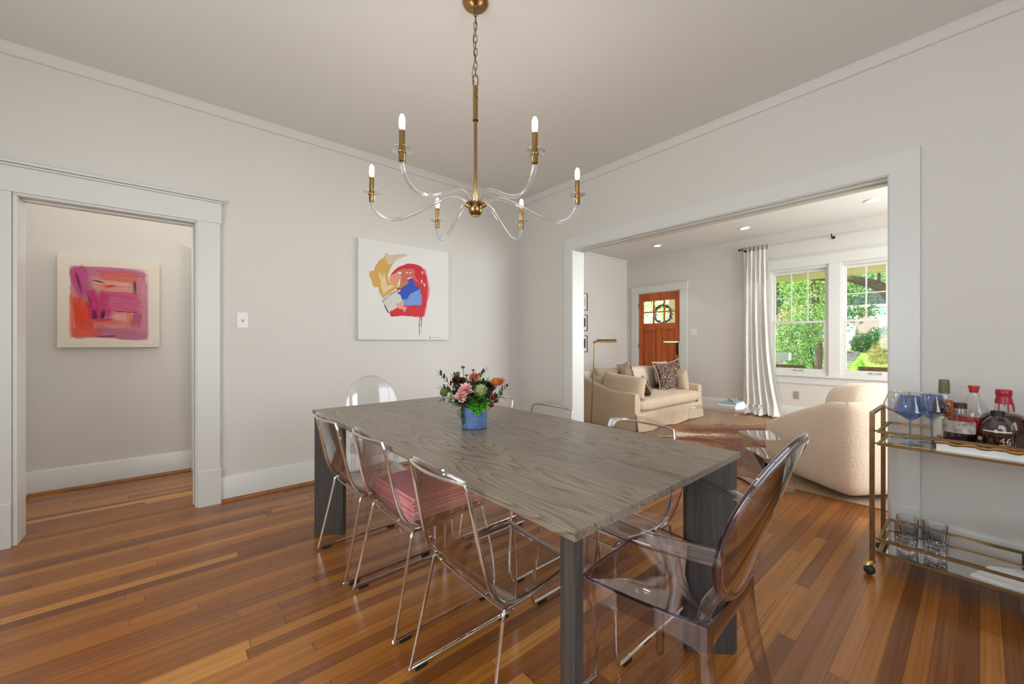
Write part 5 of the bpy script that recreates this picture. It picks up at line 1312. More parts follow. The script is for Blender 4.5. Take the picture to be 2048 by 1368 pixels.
# ---- coffee table and what stands on it
t = thing('coffee_table', 'clear acrylic waterfall coffee table standing on the cowhide', 'coffee table', (5.30, 2.04, 0.0165))
c00, c10, c11, c01 = (4.875, 2.345), (4.865, 1.805), (5.735, 1.775), (5.745, 2.315)
mb = MB(); r = 0.03; H = 0.355
a0, a1 = Vector((*c00, 0)), Vector((*c10, 0)); b0, b1 = Vector((*c01, 0)), Vector((*c11, 0))
prof = [(0, 0.0166), (0, H - r)] + [(r - r * math.cos(PI / 2 * k / 4), H - r + r * math.sin(PI / 2 * k / 4)) for k in range(1, 5)] + [(0.87 - r + r * math.sin(PI / 2 * k / 4), H - r + r * math.cos(PI / 2 * k / 4)) for k in range(0, 5)] + [(0.87, 0.0166)]
def wf(u, v):
    k = u * (len(prof) - 1); i = min(int(k), len(prof) - 2); f = k - i
    s = prof[i][0] * (1 - f) + prof[i + 1][0] * f; z = prof[i][1] * (1 - f) + prof[i + 1][1] * f
    P0 = a0.lerp(b0, s / 0.87); P1 = a1.lerp(b1, s / 0.87); q = P0.lerp(P1, v); return Vector((q.x, q.y, z))
mb.grid(wf, len(prof) - 1, 1, 0.018)
build('tabletop', mb, M['table_acrylic'], t, angle=30)
mb = MB()
for e in ((a0, b0), (a1, b1)):
    pts = [(lambda q: (q.x, q.y, z - 0.009))(e[0].lerp(e[1], s / 0.87)) for s, z in prof]; pts[0] = (pts[0][0], pts[0][1], 0.024); pts[-1] = (pts[-1][0], pts[-1][1], 0.024)
    mb.tube(pts, 0.0045, 6)
build('polished_edge', mb, M['clearglass'], t)
bx, by = 5.33, 2.02
for k, (w_, d, z0, h, mt, lb) in enumerate(((0.30, 0.22, H, 0.034, 'book_cream', 'thick cream book lying at the bottom of the stack on the coffee table'), (0.28, 0.21, H + 0.0345, 0.022, 'paper', 'white book in the middle of the stack on the coffee table'), (0.27, 0.20, H + 0.057, 0.018, 'book_teal', 'pale teal book on top of the stack on the coffee table'))):
    t = thing('book', lb, 'book', (bx, by, z0), math.radians(-4 + 3 * k), 'books stacked on the coffee table')
    mb = MB().box(-w_ / 2, -d / 2, 0, w_ / 2, d / 2, 0.003).box(-w_ / 2, -d / 2, h - 0.003, w_ / 2, d / 2, h).box(-w_ / 2, -d / 2, 0, -w_ / 2 + 0.004, d / 2, h)
    build('cover', mb, M[mt], t, local=True); build('pages', MB().box(-w_ / 2 + 0.004, -d / 2 + 0.004, 0.003, w_ / 2 - 0.004, d / 2 - 0.004, h - 0.003), M['paper'], t, local=True)
mb = MB(); rnd3 = random.Random(4); zb = H + 0.0755
for k in range(9):
    mb.sphere((bx + rnd3.uniform(-0.055, 0.055), by + rnd3.uniform(-0.03, 0.03), zb + 0.016 + rnd3.uniform(0, 0.014)), rnd3.uniform(0.014, 0.026), 7, 5, (1.3, 1, 0.6 if k else 0.9))
solo('decorative_rock', mb, M['stone'], 'rough brown stone ornament on top of the book stack', 'ornament', flat=True)

# ---- small acrylic side table
t = thing('side_table', 'small clear acrylic side table beside the boucle armchair', 'side table', (3.70, 1.10, 0))
O = Vector((3.667, 1.344, 0)); Pd = Vector((0.23, -0.194, 0)).normalized(); Wd = Vector((-0.21, -0.225, 0))
pf = smooth([(0.30, 0.414), (0.27, 0.420), (0.03, 0.420), (0.004, 0.412), (0.006, 0.395), (0.045, 0.325), (0.055, 0.290), (0.050, 0.240), (0.015, 0.060), (0.010, 0.030), (0.030, 0.012), (0.080, 0.008), (0.240, 0.008), (0.285, 0.012), (0.300, 0.040), (0.290, 0.090), (0.240, 0.230), (0.228, 0.262), (0.200, 0.275), (0.060, 0.275)], 4)
mb = MB().grid(lambda u, v: O + Pd * pf[round(u * (len(pf) - 1))].x + Wd * v + Vector((0, 0, pf[round(u * (len(pf) - 1))].y)), len(pf) - 1, 1, 0.008)
build('tabletop', mb, M['table_acrylic'], t, angle=60, label='bent clear acrylic sheet')
mb = MB()
for v in (0.0, 1.0): mb.tube([O + Pd * q.x + Wd * v + Vector((0, 0, max(0.007, q.y - 0.004))) for q in pf], 0.0035, 6)
build('polished_edge', mb, M['clearglass'], t)

# ---- boucle armchair
t = thing('armchair', 'big beige boucle swivel armchair with its back to the dining room', 'armchair', (4.25, 0.75, 0))
K0 = Vector((3.672, 0.60, 0)); Dx = Vector((0.572, 0.820, 0)); Dy = Vector((0.820, -0.572, 0))
def pc(a, c, z): q = K0 + Dx * a + Dy * c; return Vector((q.x, q.y, z))
L_, W_ = 0.86, 0.84
# outer plan line: from the near arm front, round the two back corners, to the far arm front
plan = smooth([(L_ - 0.01, 0.05), (L_ - 0.045, 0.0), (0.60, -0.012), (0.30, -0.012), (0.08, 0.0), (0.012, 0.055), (0.0, 0.22), (0.0, W_ - 0.22), (0.012, W_ - 0.055), (0.08, W_), (0.30, W_ + 0.012), (0.60, W_ + 0.012), (L_ - 0.045, W_), (L_ - 0.01, W_ - 0.05)], 6)
def htop(a, c):
    f = min(1, max(0, a / L_)); return 0.735 - 0.05 * f - 0.30 * max(0, f - 0.22) ** 1.15 * 1.05
mb = MB(); NP = len(plan) - 1; th = 0.15
def shellf(u, v):
    p = plan[round(u * NP)]; a, c = p.x, p.y
    ctr = Vector((0.52, W_ / 2)); q0 = plan[max(0, round(u * NP) - 1)]; q1 = plan[min(NP, round(u * NP) + 1)]
    tg = Vector((q1.x - q0.x, q1.y - q0.y)).normalized(); nn = Vector((-tg.y, tg.x))
    if nn.dot(ctr - Vector((a, c))) < 0: nn = -nn
    zt = htop(a, c); zb = 0.055
    # section: outer face tucks under at the bottom, rounded roll on top, inner face
    w2 = th / 2; S = [(0.055, zb), (0.018, zb + 0.03), (0.0, zb + 0.12), (-0.004, zt * 0.6), (0.0, zt - 0.075), (0.012, zt - 0.03), (0.045, zt - 0.004), (w2 + 0.01, zt), (th - 0.03, zt - 0.012), (th - 0.004, zt - 0.05), (th, zt - 0.12), (th, 0.30)]
    k = v * (len(S) - 1); i = min(int(k), len(S) - 2); f = k - i
    o = S[i][0] * (1 - f) + S[i + 1][0] * f; z = S[i][1] * (1 - f) + S[i + 1][1] * f
    q = Vector((a, c)) + nn * o; return pc(q.x, q.y, z)
mb.grid(shellf, NP, 22)
for uu in (0.0, 1.0): 
    ring = [shellf(uu, k / 22) for k in range(23)]; mb.add(ring, [tuple(range(23)) if uu == 0 else tuple(range(22, -1, -1))])
build('shell', mb, M['boucle'], t, angle=70)
def soft(a0_, c0_, z0, a1_, c1_, z1, e=0.3):
    g = slab(a0_, c0_, z0, a1_, c1_, z1, e, 20, 16, 0.02); g.v = [tuple(pc(*v)) for v in g.v]; return g
build('seat_cushion', soft(0.14, 0.13, 0.24, L_ + 0.02, W_ - 0.13, 0.46), M['boucle'], t, angle=70)
build('back_cushion', soft(0.10, 0.13, 0.40, 0.40, W_ - 0.06, 0.835, 0.4), M['boucle'], t, angle=70)
mb = MB(); c_ = pc(0.45, W_ / 2, 0); mb.cyl((c_.x, c_.y, 0.0105), (c_.x, c_.y, 0.08), 0.27, n=32)
build('swivel_base', mb, M['black'], t)

# ---- curtain, rod, rings
t = thing('curtain', 'white linen curtain panel with pinch pleats left of the windows, puddling on the floor', 'curtain', (7.16, 2.3, 0))
def cur(u, v):
    z = 2.665 * (1 - v)
    yl = 2.515 - 0.02 * v + 0.03 * v; yr = 2.180 - 0.06 * v ** 1.2 - 0.16 * v ** 4
    y = yl + (yr - yl) * u
    ph = u * 2 * PI * 5.5 + 0.5 * math.sin(v * 3)
    amp = 0.022 + 0.020 * v
    x = 7.160 + amp * math.sin(ph) + 0.012 * math.sin(ph * 0.5 + 4 * v)
    if v > 0.93: x -= (v - 0.93) / 0.07 * (0.10 + 0.06 * math.sin(ph * 0.5)) ; z = max(0.012 + 0.02 * (0.5 + 0.5 * math.sin(ph * 1.3)), z * 0.8)
    return Vector((x, y + 0.010 * math.cos(ph), max(0.012, z)))
build('panel', MB().grid(cur, 90, 40, 0.003), M['curtain'], t, angle=80)
mb = MB()
for k in range(6):
    y = 2.50 - k * 0.062; x = 7.16
    mb.tube([(x + 0.026 * math.cos(a), y, 2.712 + 0.026 * math.sin(a)) for a in [2 * PI * q / 16 for q in range(16)]], 0.0035, 6, True)
    mb.box(x - 0.004, y - 0.006, 2.660, x + 0.004, y + 0.006, 2.690)
build('ring', mb, M['bronze'], t, label='dark metal curtain rings with clips', kind='stuff')
t = thing('curtain_rod', 'clear acrylic curtain rod with dark brackets above the living room windows', 'curtain rod', (7.16, 1.4, 2.712))
build('rod', MB().cyl((7.16, 2.575, 2.712), (7.16, 0.20, 2.712), 0.0165, n=16), M['acrylic_rod'], t)
for y in (2.545, 1.375, 0.3):
    mb = MB().cyl((7.145, y, 2.700), (7.28, y, 2.700), 0.006, n=8); mb.cyl((7.268, y, 2.700), (7.28, y, 2.700), 0.022, n=14)
    mb.tube([(7.16 + 0.021 * math.cos(a), y, 2.712 + 0.021 * math.sin(a)) for a in [2 * PI * q / 16 for q in range(16)]], 0.0055, 6, True)
    build('bracket', mb, M['bronze'], t)
build('finial', MB().cyl((7.16, 2.575, 2.712), (7.16, 2.600, 2.712), 0.020, n=16), M['bronze'], t)

# ================================================================== BAR CART
CX0, CX1, CY0, CY1 = 2.700, 3.060, 0.355, -0.62
t = thing('bar_cart', 'two-tier gold metal bar cart with glass shelves against the right wall', 'bar cart', ((CX0 + CX1) / 2, (CY0 + CY1) / 2, 0))
s = 0.0095
def bar(mb, p, q, a=0.006, c=None):
    p, q = Vector(p), Vector(q); d = (q - p); L = d.length; d.normalize()
    up = Vector((0, 0, 1)) if abs(d.z) < 0.9 else Vector((1, 0, 0)); sd = d.cross(up).normalized(); up = sd.cross(d)
    mb.obox((p + q) / 2, d * (L / 2), sd * a, up * (c or a))
for x in (CX0, CX1):
    for y in (CY0, CY1):
        build('post', MB().box(x - s, y - s, 0.072, x + s, y + s, 0.812), M['gold'], t, bevel=0.001)
for y in (CY0, CY1):
    build('handle', MB().box(CX0 - s, y - s, 0.812, CX1 + s, y + s, 0.824), M['gold'], t, bevel=0.001)
def tier(zr, zs, mat):
    mb = MB(); A = 0.006; yi, xi = CY0 - 0.026, CX0 + 0.012
    x0, x1, y0, y1 = CX0 + 0.004, CX1 - 0.004, CY0 - 0.024, CY1 + 0.024
    for z in (zr, zs):
        bar(mb, (x0, y0, z), (x0, y1, z), A); bar(mb, (x1, y0, z), (x1, y1, z), A)
        bar(mb, (x0, y0, z), (x1, y0, z), A); bar(mb, (x0, y1, z), (x1, y1, z), A)
    for x in (CX0 + 0.02, CX1 - 0.02):
        for y in (CY0, CY1):
            sg = -1 if y == CY0 else 1
            for z in (zr, zs): mb.cyl((x, y + sg * 0.006, z), (x, y + sg * 0.022, z), 0.004, n=8)
    mb.cyl((x0, (y0 + y1) / 2, zs), (x0, (y0 + y1) / 2, zr), 0.005, n=8); mb.cyl((x1, (y0 + y1) / 2, zs), (x1, (y0 + y1) / 2, zr), 0.005, n=8)
    f = build('shelf_frame', mb, M['gold'], t)
    build('glass_shelf', MB().box(x0 + 0.006, y1 + 0.006, zs - 0.003, x1 - 0.006, y0 - 0.006, zs + 0.003), mat, f)
tier(0.727, 0.664, M['shelfglass']); tier(0.181, 0.116, M['smokeglass'])
for x in (CX0, CX1):
    for y in (CY0, CY1):
        mb = MB().cyl((x, y, 0.072), (x, y, 0.058), 0.012, n=12)
        mb.tube(smooth([(x, y, 0.060), (x - 0.006, y + 0.010, 0.052), (x - 0.012, y + 0.016, 0.036)], 4), [0.012] + [0.014] * 8, 10)
        c = build('caster', mb, M['gold_light'], t)
        mb = MB().sphere((x - 0.016, y + 0.008, 0.024), 0.0235, 16, 10)
        build('caster_wheel', mb, M['black'], c)
ZS, ZL = 0.6672, 0.1192
def wineglass(label, x, y, mat, group, H=0.243):
    b = MB().lathe([(0.0, ZS + 0.006), (0.006, ZS + 0.010), (0.020, ZS + 0.004), (0.044, ZS + 0.002), (0.047, ZS + 0.0005), (0.0, ZS)], (x, y, 0), 32)
    o = build('foot', b, mat, None); o.name = 'wine_glass'; tag(o, label, 'wine glass', group); recenter(o); ROOTM[o.name] = Matrix.Translation(o.location)
    build('stem', MB().tube([(x, y, ZS + 0.006), (x, y, ZS + 0.02), (x, y, ZS + 0.09), (x, y, ZS + 0.118)], [0.0075, 0.0042, 0.0038, 0.008], 12), mat, o)
    z = ZS
    build('bowl', MB().lathe([(0.004, z + 0.117), (0.018, z + 0.123), (0.045, z + 0.143), (0.0640, z + 0.157), (0.0655, z + 0.163), (0.0600, z + 0.182), (0.0400, z + 0.2415), (0.0408, z + H), (0.0392, z + H), (0.0385, z + 0.240), (0.0585, z + 0.182), (0.0635, z + 0.163), (0.0610, z + 0.158), (0.044, z + 0.146), (0.016, z + 0.127), (0.0, z + 0.122)], (x, y, 0), 40), mat, o, angle=25)
    return o
g1 = 'blue stemmed wine glasses on the bar cart'; g2 = 'clear stemmed wine glasses on the bar cart'
wineglass('blue angular wine glass at the left front of the bar cart', 2.825, 0.228, M['blueglass'], g1)
wineglass('blue angular wine glass beside the whiskey bottle, right of its twin', 2.948, 0.160, M['blueglass'], g1)
wineglass('clear angular wine glass behind the left blue glass', 2.985, 0.285, M['clearglass'], g2, 0.245)
wineglass('clear angular wine glass behind the right blue glass', 3.01, 0.205, M['clearglass'], g2, 0.245)

def liquid(name, col, rough=0.06):
    m, nt, p = new_mat(name); p.inputs['Base Color'].default_value = (*srgb(*col), 1); p.inputs['Roughness'].default_value = rough
    p.inputs['Specular IOR Level'].default_value = 0.15; p.inputs['Roughness'].default_value = 0.25; return m
M['amber'] = liquid('amber_whiskey', (168, 92, 20)); M['darkamber'] = liquid('dark_bourbon', (60, 26, 14)); M['cola'] = liquid('near_black_liqueur', (40, 24, 20))
M['redwax'] = plain('red_sealing_wax', srgb(168, 26, 48), 0.35); M['redcap'] = plain('red_foil', srgb(186, 48, 44), 0.4)
M['greencap'] = plain('olive_foil', srgb(104, 112, 78), 0.4); M['browncap'] = plain('brown_cap', srgb(70, 36, 26), 0.5)
M['label'] = plain('paper_label', srgb(222, 212, 190), 0.6); M['label2'] = plain('grey_patterned_label', srgb(168, 160, 152), 0.5, noise=0.55, nscale=38)
M['redlabel'] = plain('red_label', srgb(196, 44, 52), 0.5); M['ink'] = plain('printed_ink', srgb(60, 52, 50), 0.6)
M['navy'] = liquid('dark_navy_bottle', (20, 26, 44))
def label_patch(x, y, r, z0, z1, a0, a1, off=0.0008, n=10, sq=None):
    mb = MB(); vs = []
    for k in range(n + 1):
        a = a0 + (a1 - a0) * k / n
        for z in (z0, z1): vs.append((x + (r + off) * math.cos(a), y + (r + off) * math.sin(a), z))
    mb.add(vs, [(2 * k, 2 * k + 2, 2 * k + 3, 2 * k + 1) for k in range(n)]); return mb
def bottle(label, x, y, prof, body_mat, cap_prof, cap_mat, labels=(), liq=None, liq_mat=None, zb=ZS, n=32, angle=40):
    b = MB().lathe([(r, zb + z) for r, z in prof], (x, y, 0), n)
    o = build('bottle', b, body_mat, None, angle=angle); tag(o, label, 'bottle', 'bottles on the bar cart'); recenter(o); ROOTM[o.name] = Matrix.Translation(o.location)
    if liq: build('liquid', MB().lathe([(r, zb + z) for r, z in liq], (x, y, 0), n), liq_mat, o, angle=angle)
    build('cap', MB().lathe([(r, zb + z) for r, z in cap_prof], (x, y, 0), 24), cap_mat, o)
    for (r, z0, z1, a0, a1, mt) in labels:
        build('label', label_patch(x, y, r, zb + z0, zb + z1, math.radians(a0), math.radians(a1)), M[mt], o, merge=False)
    return o
TRZ = ZS + 0.010
bottle('amber whiskey bottle with an olive green foil cap behind the blue glasses', 2.975, 0.118, [(0.0, 0), (0.040, 0), (0.044, 0.006), (0.044, 0.150), (0.046, 0.160), (0.046, 0.200), (0.034, 0.222), (0.017, 0.226), (0.015, 0.250), (0.0155, 0.262), (0.0, 0.262)], M['clearglass'], [(0.0, 0.252), (0.0195, 0.252), (0.0212, 0.255), (0.0200, 0.266), (0.0208, 0.268), (0.0195, 0.284), (0.0202, 0.287), (0.0185, 0.322), (0.0, 0.323)], M['greencap'], [(0.0445, 0.030, 0.140, 105, 195, 'label')], [(0.0, 0.004), (0.041, 0.004), (0.0425, 0.152), (0.0445, 0.161), (0.0445, 0.199), (0.034, 0.219), (0.0, 0.221)], M['amber'], n=8)
bottle('squat bottle with a brown cap and dark liqueur in front of the whiskey', 2.885, 0.062, [(0.0, 0), (0.052, 0), (0.057, 0.006), (0.058, 0.110), (0.050, 0.135), (0.022, 0.160), (0.020, 0.185), (0.0, 0.185)], M['clearglass'], [(0.0, 0.183), (0.0225, 0.183), (0.0225, 0.208), (0.0, 0.209)], M['browncap'], [(0.0590, 0.070, 0.126, 95, 235, 'label2')], [(0.0, 0.004), (0.050, 0.004), (0.054, 0.010), (0.055, 0.066), (0.0, 0.068)], M['cola'], zb=TRZ)
bottle('clear cone-necked bottle with a red stopper and red label', 3.00, 0.020, [(0.0, 0), (0.050, 0), (0.054, 0.006), (0.054, 0.150), (0.050, 0.178), (0.024, 0.235), (0.0135, 0.268), (0.0150, 0.275), (0.0, 0.276)], M['clearglass'], [(0.0, 0.262), (0.013, 0.262), (0.0165, 0.270), (0.016, 0.283), (0.0195, 0.286), (0.0195, 0.297), (0.0, 0.298)], M['redcap'], [(0.0545, 0.060, 0.148, 110, 262, 'redlabel')], [(0.0, 0.004), (0.050, 0.004), (0.0515, 0.04), (0.0, 0.045)], M['clearglass'])
bt = bottle('large round-shouldered bourbon bottle with red dripping wax seal', 2.975, -0.072, [(0.0, 0), (0.076, 0), (0.082, 0.008), (0.083, 0.110), (0.078, 0.145), (0.060, 0.172), (0.034, 0.186), (0.030, 0.190), (0.024, 0.235), (0.022, 0.250), (0.0, 0.252)], M['clearglass'], [(0.0280, 0.222), (0.0275, 0.240), (0.0240, 0.252), (0.0235, 0.258), (0.0262, 0.262), (0.0262, 0.284), (0.0235, 0.288), (0.0, 0.289)], M['redwax'], [], [(0.0, 0.004), (0.074, 0.004), (0.081, 0.012), (0.0815, 0.110), (0.0765, 0.144), (0.058, 0.171), (0.0, 0.183)], M['darkamber'])
mb = MB()
for a, ln in ((150, 0.035), (185, 0.012), (205, 0.040), (240, 0.018), (262, 0.036), (300, 0.015)):
    a = math.radians(a); r0 = 0.0285
    mb.tube([(2.975 + r0 * math.cos(a), -0.072 + r0 * math.sin(a), ZS + 0.226), (2.975 + (r0 + 0.003) * math.cos(a), -0.072 + (r0 + 0.003) * math.sin(a), ZS + 0.226 - ln)], 0.0028, 6)
build('wax_drips', mb, M['redwax'], bt)
b5 = bottle('clear round bottle with a black cap and the number 46 on its front', 2.872, -0.052, [(0.0, 0), (0.048, 0), (0.053, 0.006), (0.054, 0.095), (0.048, 0.125), (0.028, 0.152), (0.020, 0.160), (0.019, 0.172), (0.0, 0.172)], M['clearglass'], [(0.0, 0.162), (0.0215, 0.162), (0.0215, 0.186), (0.0, 0.187)], M['black'], [(0.0548, 0.095, 0.101, 130, 225, 'label')], [(0.0, 0.004), (0.047, 0.004), (0.0505, 0.010), (0.0515, 0.092), (0.0, 0.094)], M['darkamber'], zb=TRZ)
# number on the bottle, following its round side
def on_round(cx, cy, r, ac, s, z): a = ac + s / r; return (cx + (r + 0.001) * math.cos(a), cy + (r + 0.001) * math.sin(a), z)
mb = MB(); ac = math.radians(203); zz0 = TRZ + 0.045
def stroke(pts): mb.tube([on_round(2.872, -0.052, 0.0535, ac, s, zz0 + z) for s, z in pts], 0.0013, 5)
stroke([(-0.004, 0.026), (-0.016, 0.010), (-0.002, 0.010)]); stroke([(-0.006, 0.022), (-0.006, 0.0)])
stroke([(0.014, 0.026), (0.007, 0.018), (0.004, 0.009), (0.007, 0.002), (0.012, 0.0), (0.016, 0.005), (0.014, 0.011), (0.009, 0.012), (0.005, 0.008)])
stroke([(-0.018, -0.006), (0.018, -0.004)])
build('printed_number', mb, M['label'], b5)
bottle('dark navy bottle at the right edge of the frame', 2.96, -0.215, [(0.0, 0), (0.040, 0), (0.044, 0.006), (0.044, 0.165), (0.034, 0.190), (0.016, 0.205), (0.0, 0.206)], M['navy'], [(0.0, 0.203), (0.018, 0.203), (0.018, 0.235), (0.0, 0.236)], M['gold_light'])
# small things in the tray
bottle('small gold-topped miniature bottle in the tray', 2.815, 0.000, [(0.0, 0), (0.014, 0), (0.016, 0.004), (0.016, 0.045), (0.007, 0.056), (0.0, 0.057)], M['cola'], [(0.0, 0.055), (0.009, 0.055), (0.009, 0.070), (0.0, 0.071)], M['gold_light'], zb=TRZ, n=20)
bottle('small black-capped miniature bottle in the tray under the 46 bottle', 2.800, -0.030, [(0.0, 0), (0.014, 0), (0.016, 0.004), (0.016, 0.045), (0.007, 0.056), (0.0, 0.057)], M['darkamber'], [(0.0, 0.055), (0.009, 0.055), (0.009, 0.070), (0.0, 0.071)], M['black'], zb=TRZ, n=20)
bottle('small dark miniature bottle at the left of the tray', 2.830, 0.085, [(0.0, 0), (0.016, 0), (0.018, 0.004), (0.018, 0.040), (0.007, 0.052), (0.0, 0.053)], M['cola'], [(0.0, 0.052), (0.009, 0.052), (0.009, 0.064), (0.0, 0.065)], M['browncap'], zb=TRZ, n=20)
solo('tin', MB().lathe([(0.0, TRZ), (0.028, TRZ), (0.028, TRZ + 0.030), (0.0, TRZ + 0.031)], (2.805, -0.095, 0), 24), M['redcap'], 'small round red tin in the tray in front of the 46 bottle', 'tin')
solo('bottle_opener', MB().tube(smooth([(2.80, -0.06, TRZ + 0.005), (2.79, -0.02, TRZ + 0.012), (2.80, 0.02, TRZ + 0.005), (2.80, 0.05, TRZ + 0.005)], 4), 0.005, 8, flat=(0.6, 1.3)), M['gold_light'], 'flat brass bottle opener lying in the tray', 'bottle opener')
# tray
t = thing('serving_tray', 'white tray with a wavy gold rim holding bottles on the cart top shelf', 'tray', (2.86, -0.18, ZS))
TX0, TX1, TY0, TY1 = 2.752, 2.955, 0.135, -0.52
mb = MB()
mb.box(TX0 + 0.01, TY1 + 0.01, ZS, TX1 - 0.01, TY0 - 0.01, ZS + 0.008)
for q in ((TX0, TY1, TX0 + 0.006, TY0), (TX1 - 0.006, TY1, TX1, TY0), (TX0, TY0 - 0.006, TX1, TY0), (TX0, TY1, TX1, TY1 + 0.006)): mb.box(q[0], q[1], ZS, q[2], q[3], ZS + 0.034)
build('tray_body', mb, M['whitewood'], t, bevel=0.0015)
pts = []
per = [(TX0, TY0, TX0, TY1), (TX0, TY1, TX1, TY1), (TX1, TY1, TX1, TY0), (TX1, TY0, TX0, TY0)]
for x0, y0, x1, y1 in per:
    L = math.hypot(x1 - x0, y1 - y0); n = int(L / 0.012)
    for k in range(n):
        f = k / n; pts.append((x0 + (x1 - x0) * f, y0 + (y1 - y0) * f, ZS + 0.036 + 0.0035 * math.sin(k * 0.9) + 0.001 * math.sin(k * 2.7)))
build('gold_rim', MB().tube(pts, [0.0068 + 0.0014 * math.sin(k * 1.7) for k in range(len(pts))], 8, True), M['gold_light'], t)

# tumblers, stacked in twos on the lower shelf
def tumbler_mesh():
    b = MB(); nn = 24; prof = [(0.0, 0.0), (0.030, 0.0), (0.033, 0.004), (0.036, 0.022), (0.0395, 0.045), (0.0425, 0.070), (0.0440, 0.090), (0.0415, 0.090), (0.0400, 0.070), (0.0370, 0.045), (0.0335, 0.024), (0.0, 0.020)]
    vs = []
    for i, (r, z) in enumerate(prof):
        for k in range(nn):
            a = 2 * PI * k / nn; rr = r * (1 + (0.045 if k % 2 else -0.02) * (1 if 2 <= i <= 5 else 0)); vs.append((rr * math.cos(a), rr * math.sin(a), z))
    fs = [(i * nn + k, i * nn + (k + 1) % nn, (i + 1) * nn + (k + 1) % nn, (i + 1) * nn + k) for i in range(len(prof) - 1) for k in range(nn)]
    return b.add(vs, fs)
tum = build('tumbler', tumbler_mesh(), M['crystal'], None, angle=12)
first_t = True
for x, y, z, wh in ((2.800, 0.240, 0, 'bottom of the front left stack'), (2.800, 0.240, 0.055, 'top of the front left stack'), (2.815, 0.140, 0, 'bottom of the front right stack'), (2.815, 0.140, 0.055, 'top of the front right stack'), (2.915, 0.245, 0, 'bottom of the back left stack'), (2.915, 0.245, 0.055, 'top of the back left stack'), (2.925, 0.145, 0, 'bottom of the back right stack'), (2.925, 0.145, 0.055, 'top of the back right stack')):
    o = tum if first_t else tum.copy()
    if not first_t: C.objects.link(o)
    first_t = False
    o.location = (x, y, ZL + z); tag(o, 'cut crystal tumbler on the lower cart shelf, %s' % wh, 'tumbler', 'crystal tumblers on the lower cart shelf')
# folded white napkins on the lower shelf
mb = MB()
quad = [(2.715, -0.135), (2.775, -0.045), (2.955, -0.090), (2.975, -0.200), (2.76, -0.33)]
quad = [(2.740, 0.030), (2.900, -0.025), (2.980, -0.170), (2.800, -0.200), (2.730, -0.105)]
for k in range(3):
    z = ZL + k * 0.0045; o = 0.004 * k
    mb.prism([(x + o, y - o * 0.6) for x, y in quad], lambda a, c: (a, c, z), lambda a, c: (a, c, z + 0.0042))
solo('folded_napkins', mb, M['paper'], 'small pile of folded white napkins on the lower cart shelf', 'napkins', bevel=0.0015)
# white woven frame leaning at the right end of the lower shelf
t = thing('basket_frame', 'white ribbed picture frame leaning on the lower cart shelf at the frame edge', 'picture frame', (2.88, -0.23, ZL))
mb = MB(); RX = Vector((0.62, -0.78, 0)); n0 = Vector((-0.70, -0.56, 0.42)).normalized()
Ux = RX.normalized(); Uz = Vector((0.16, 0.10, 0.98)); Uz = (Uz - Ux * Uz.dot(Ux)).normalized(); Un = Ux.cross(Uz)
o0 = Vector((2.865, -0.165, ZL + 0.014))
for k in range(22):
    s0 = k * 0.010
    for a, c in ((0.0, 0.03), (0.17, 0.20)):
        mb.obox(o0 + Ux * (a + 0.015) + Uz * (s0 + 0.006), Ux * 0.017, Uz * 0.0042, Un * 0.008)
for k in range(20):
    for z in (0.008, 0.212): mb.obox(o0 + Ux * (0.005 + k * 0.010) + Uz * z, Ux * 0.0042, Uz * 0.017, Un * 0.008)
build('frame', mb, M['whitewood'], t)
build('print', MB().obox(o0 + Ux * 0.10 + Uz * 0.11, Ux * 0.085, Uz * 0.10, Un * 0.003), M['grey'], t)

# ================================================================== OUTSIDE
GZ = -0.25
solo('porch_floor', MB().box(7.44, -2.5, GZ, 9.9, 7.2, -0.06), M['concrete'], 'painted porch floor outside the front wall', 'porch', kind='structure')
b = MB().box(9.70, -2.5, 2.46, 9.92, 7.2, 2.78); b.box(9.66, -2.5, 2.56, 9.70, 7.2, 2.62)
b.box(9.66, -2.5, 2.70, 9.70, 7.2, 2.78); b.box(7.44, -2.5, 2.78, 10.4, 7.2, 2.86)
solo('porch_roof_beam', b, M['siding'], 'cream painted porch beam seen along the top of the windows', 'porch beam', kind='structure')
def porch_col(label, y, wd=0.30):
    t = thing('porch_column', label, 'porch column', (9.80, y, -0.06))
    build('shaft', MB().box(9.80 - wd / 2, y - wd / 2, -0.06, 9.80 + wd / 2, y + wd / 2, 2.46), M['siding'], t)
    build('base', MB().box(9.80 - wd / 2 - 0.04, y - wd / 2 - 0.04, -0.06, 9.80 + wd / 2 + 0.04, y + wd / 2 + 0.04, 0.10), M['whitewood'], t)
porch_col('cream porch column seen through the right panes of the wooden door', 5.02)
# wreath on the door
mb = MB(); rw = random.Random(9); wy, wz = 4.075, 1.735
mb.tube([(XF + 0.075, wy + 0.175 * math.cos(a), wz + 0.175 * math.sin(a)) for a in [2 * PI * k / 28 for k in range(28)]], 0.010, 6, True, col=srgb(60, 50, 44))
for k in range(420):
    a = rw.uniform(0, 2 * PI); r = 0.175 + rw.gauss(0, 0.018)
    c = Vector((XF + 0.085 + rw.uniform(-0.012, 0.02), wy + r * math.cos(a), wz + r * math.sin(a)))
    d = Vector((rw.uniform(0, 0.6), -math.sin(a) + rw.uniform(-0.8, 0.8), math.cos(a) + rw.uniform(-0.8, 0.8)))
    leaf_mb(mb, c, d, 0.030, 0.012, jit(rw.choice([(44, 62, 84), (60, 84, 108), (38, 48, 58), (70, 96, 90)]), 0.3, rw), (1, 0, 0))
solo('door_wreath', mb, M['leaf'], 'round blue green wreath hanging outside the front door panes', 'wreath', merge=False)
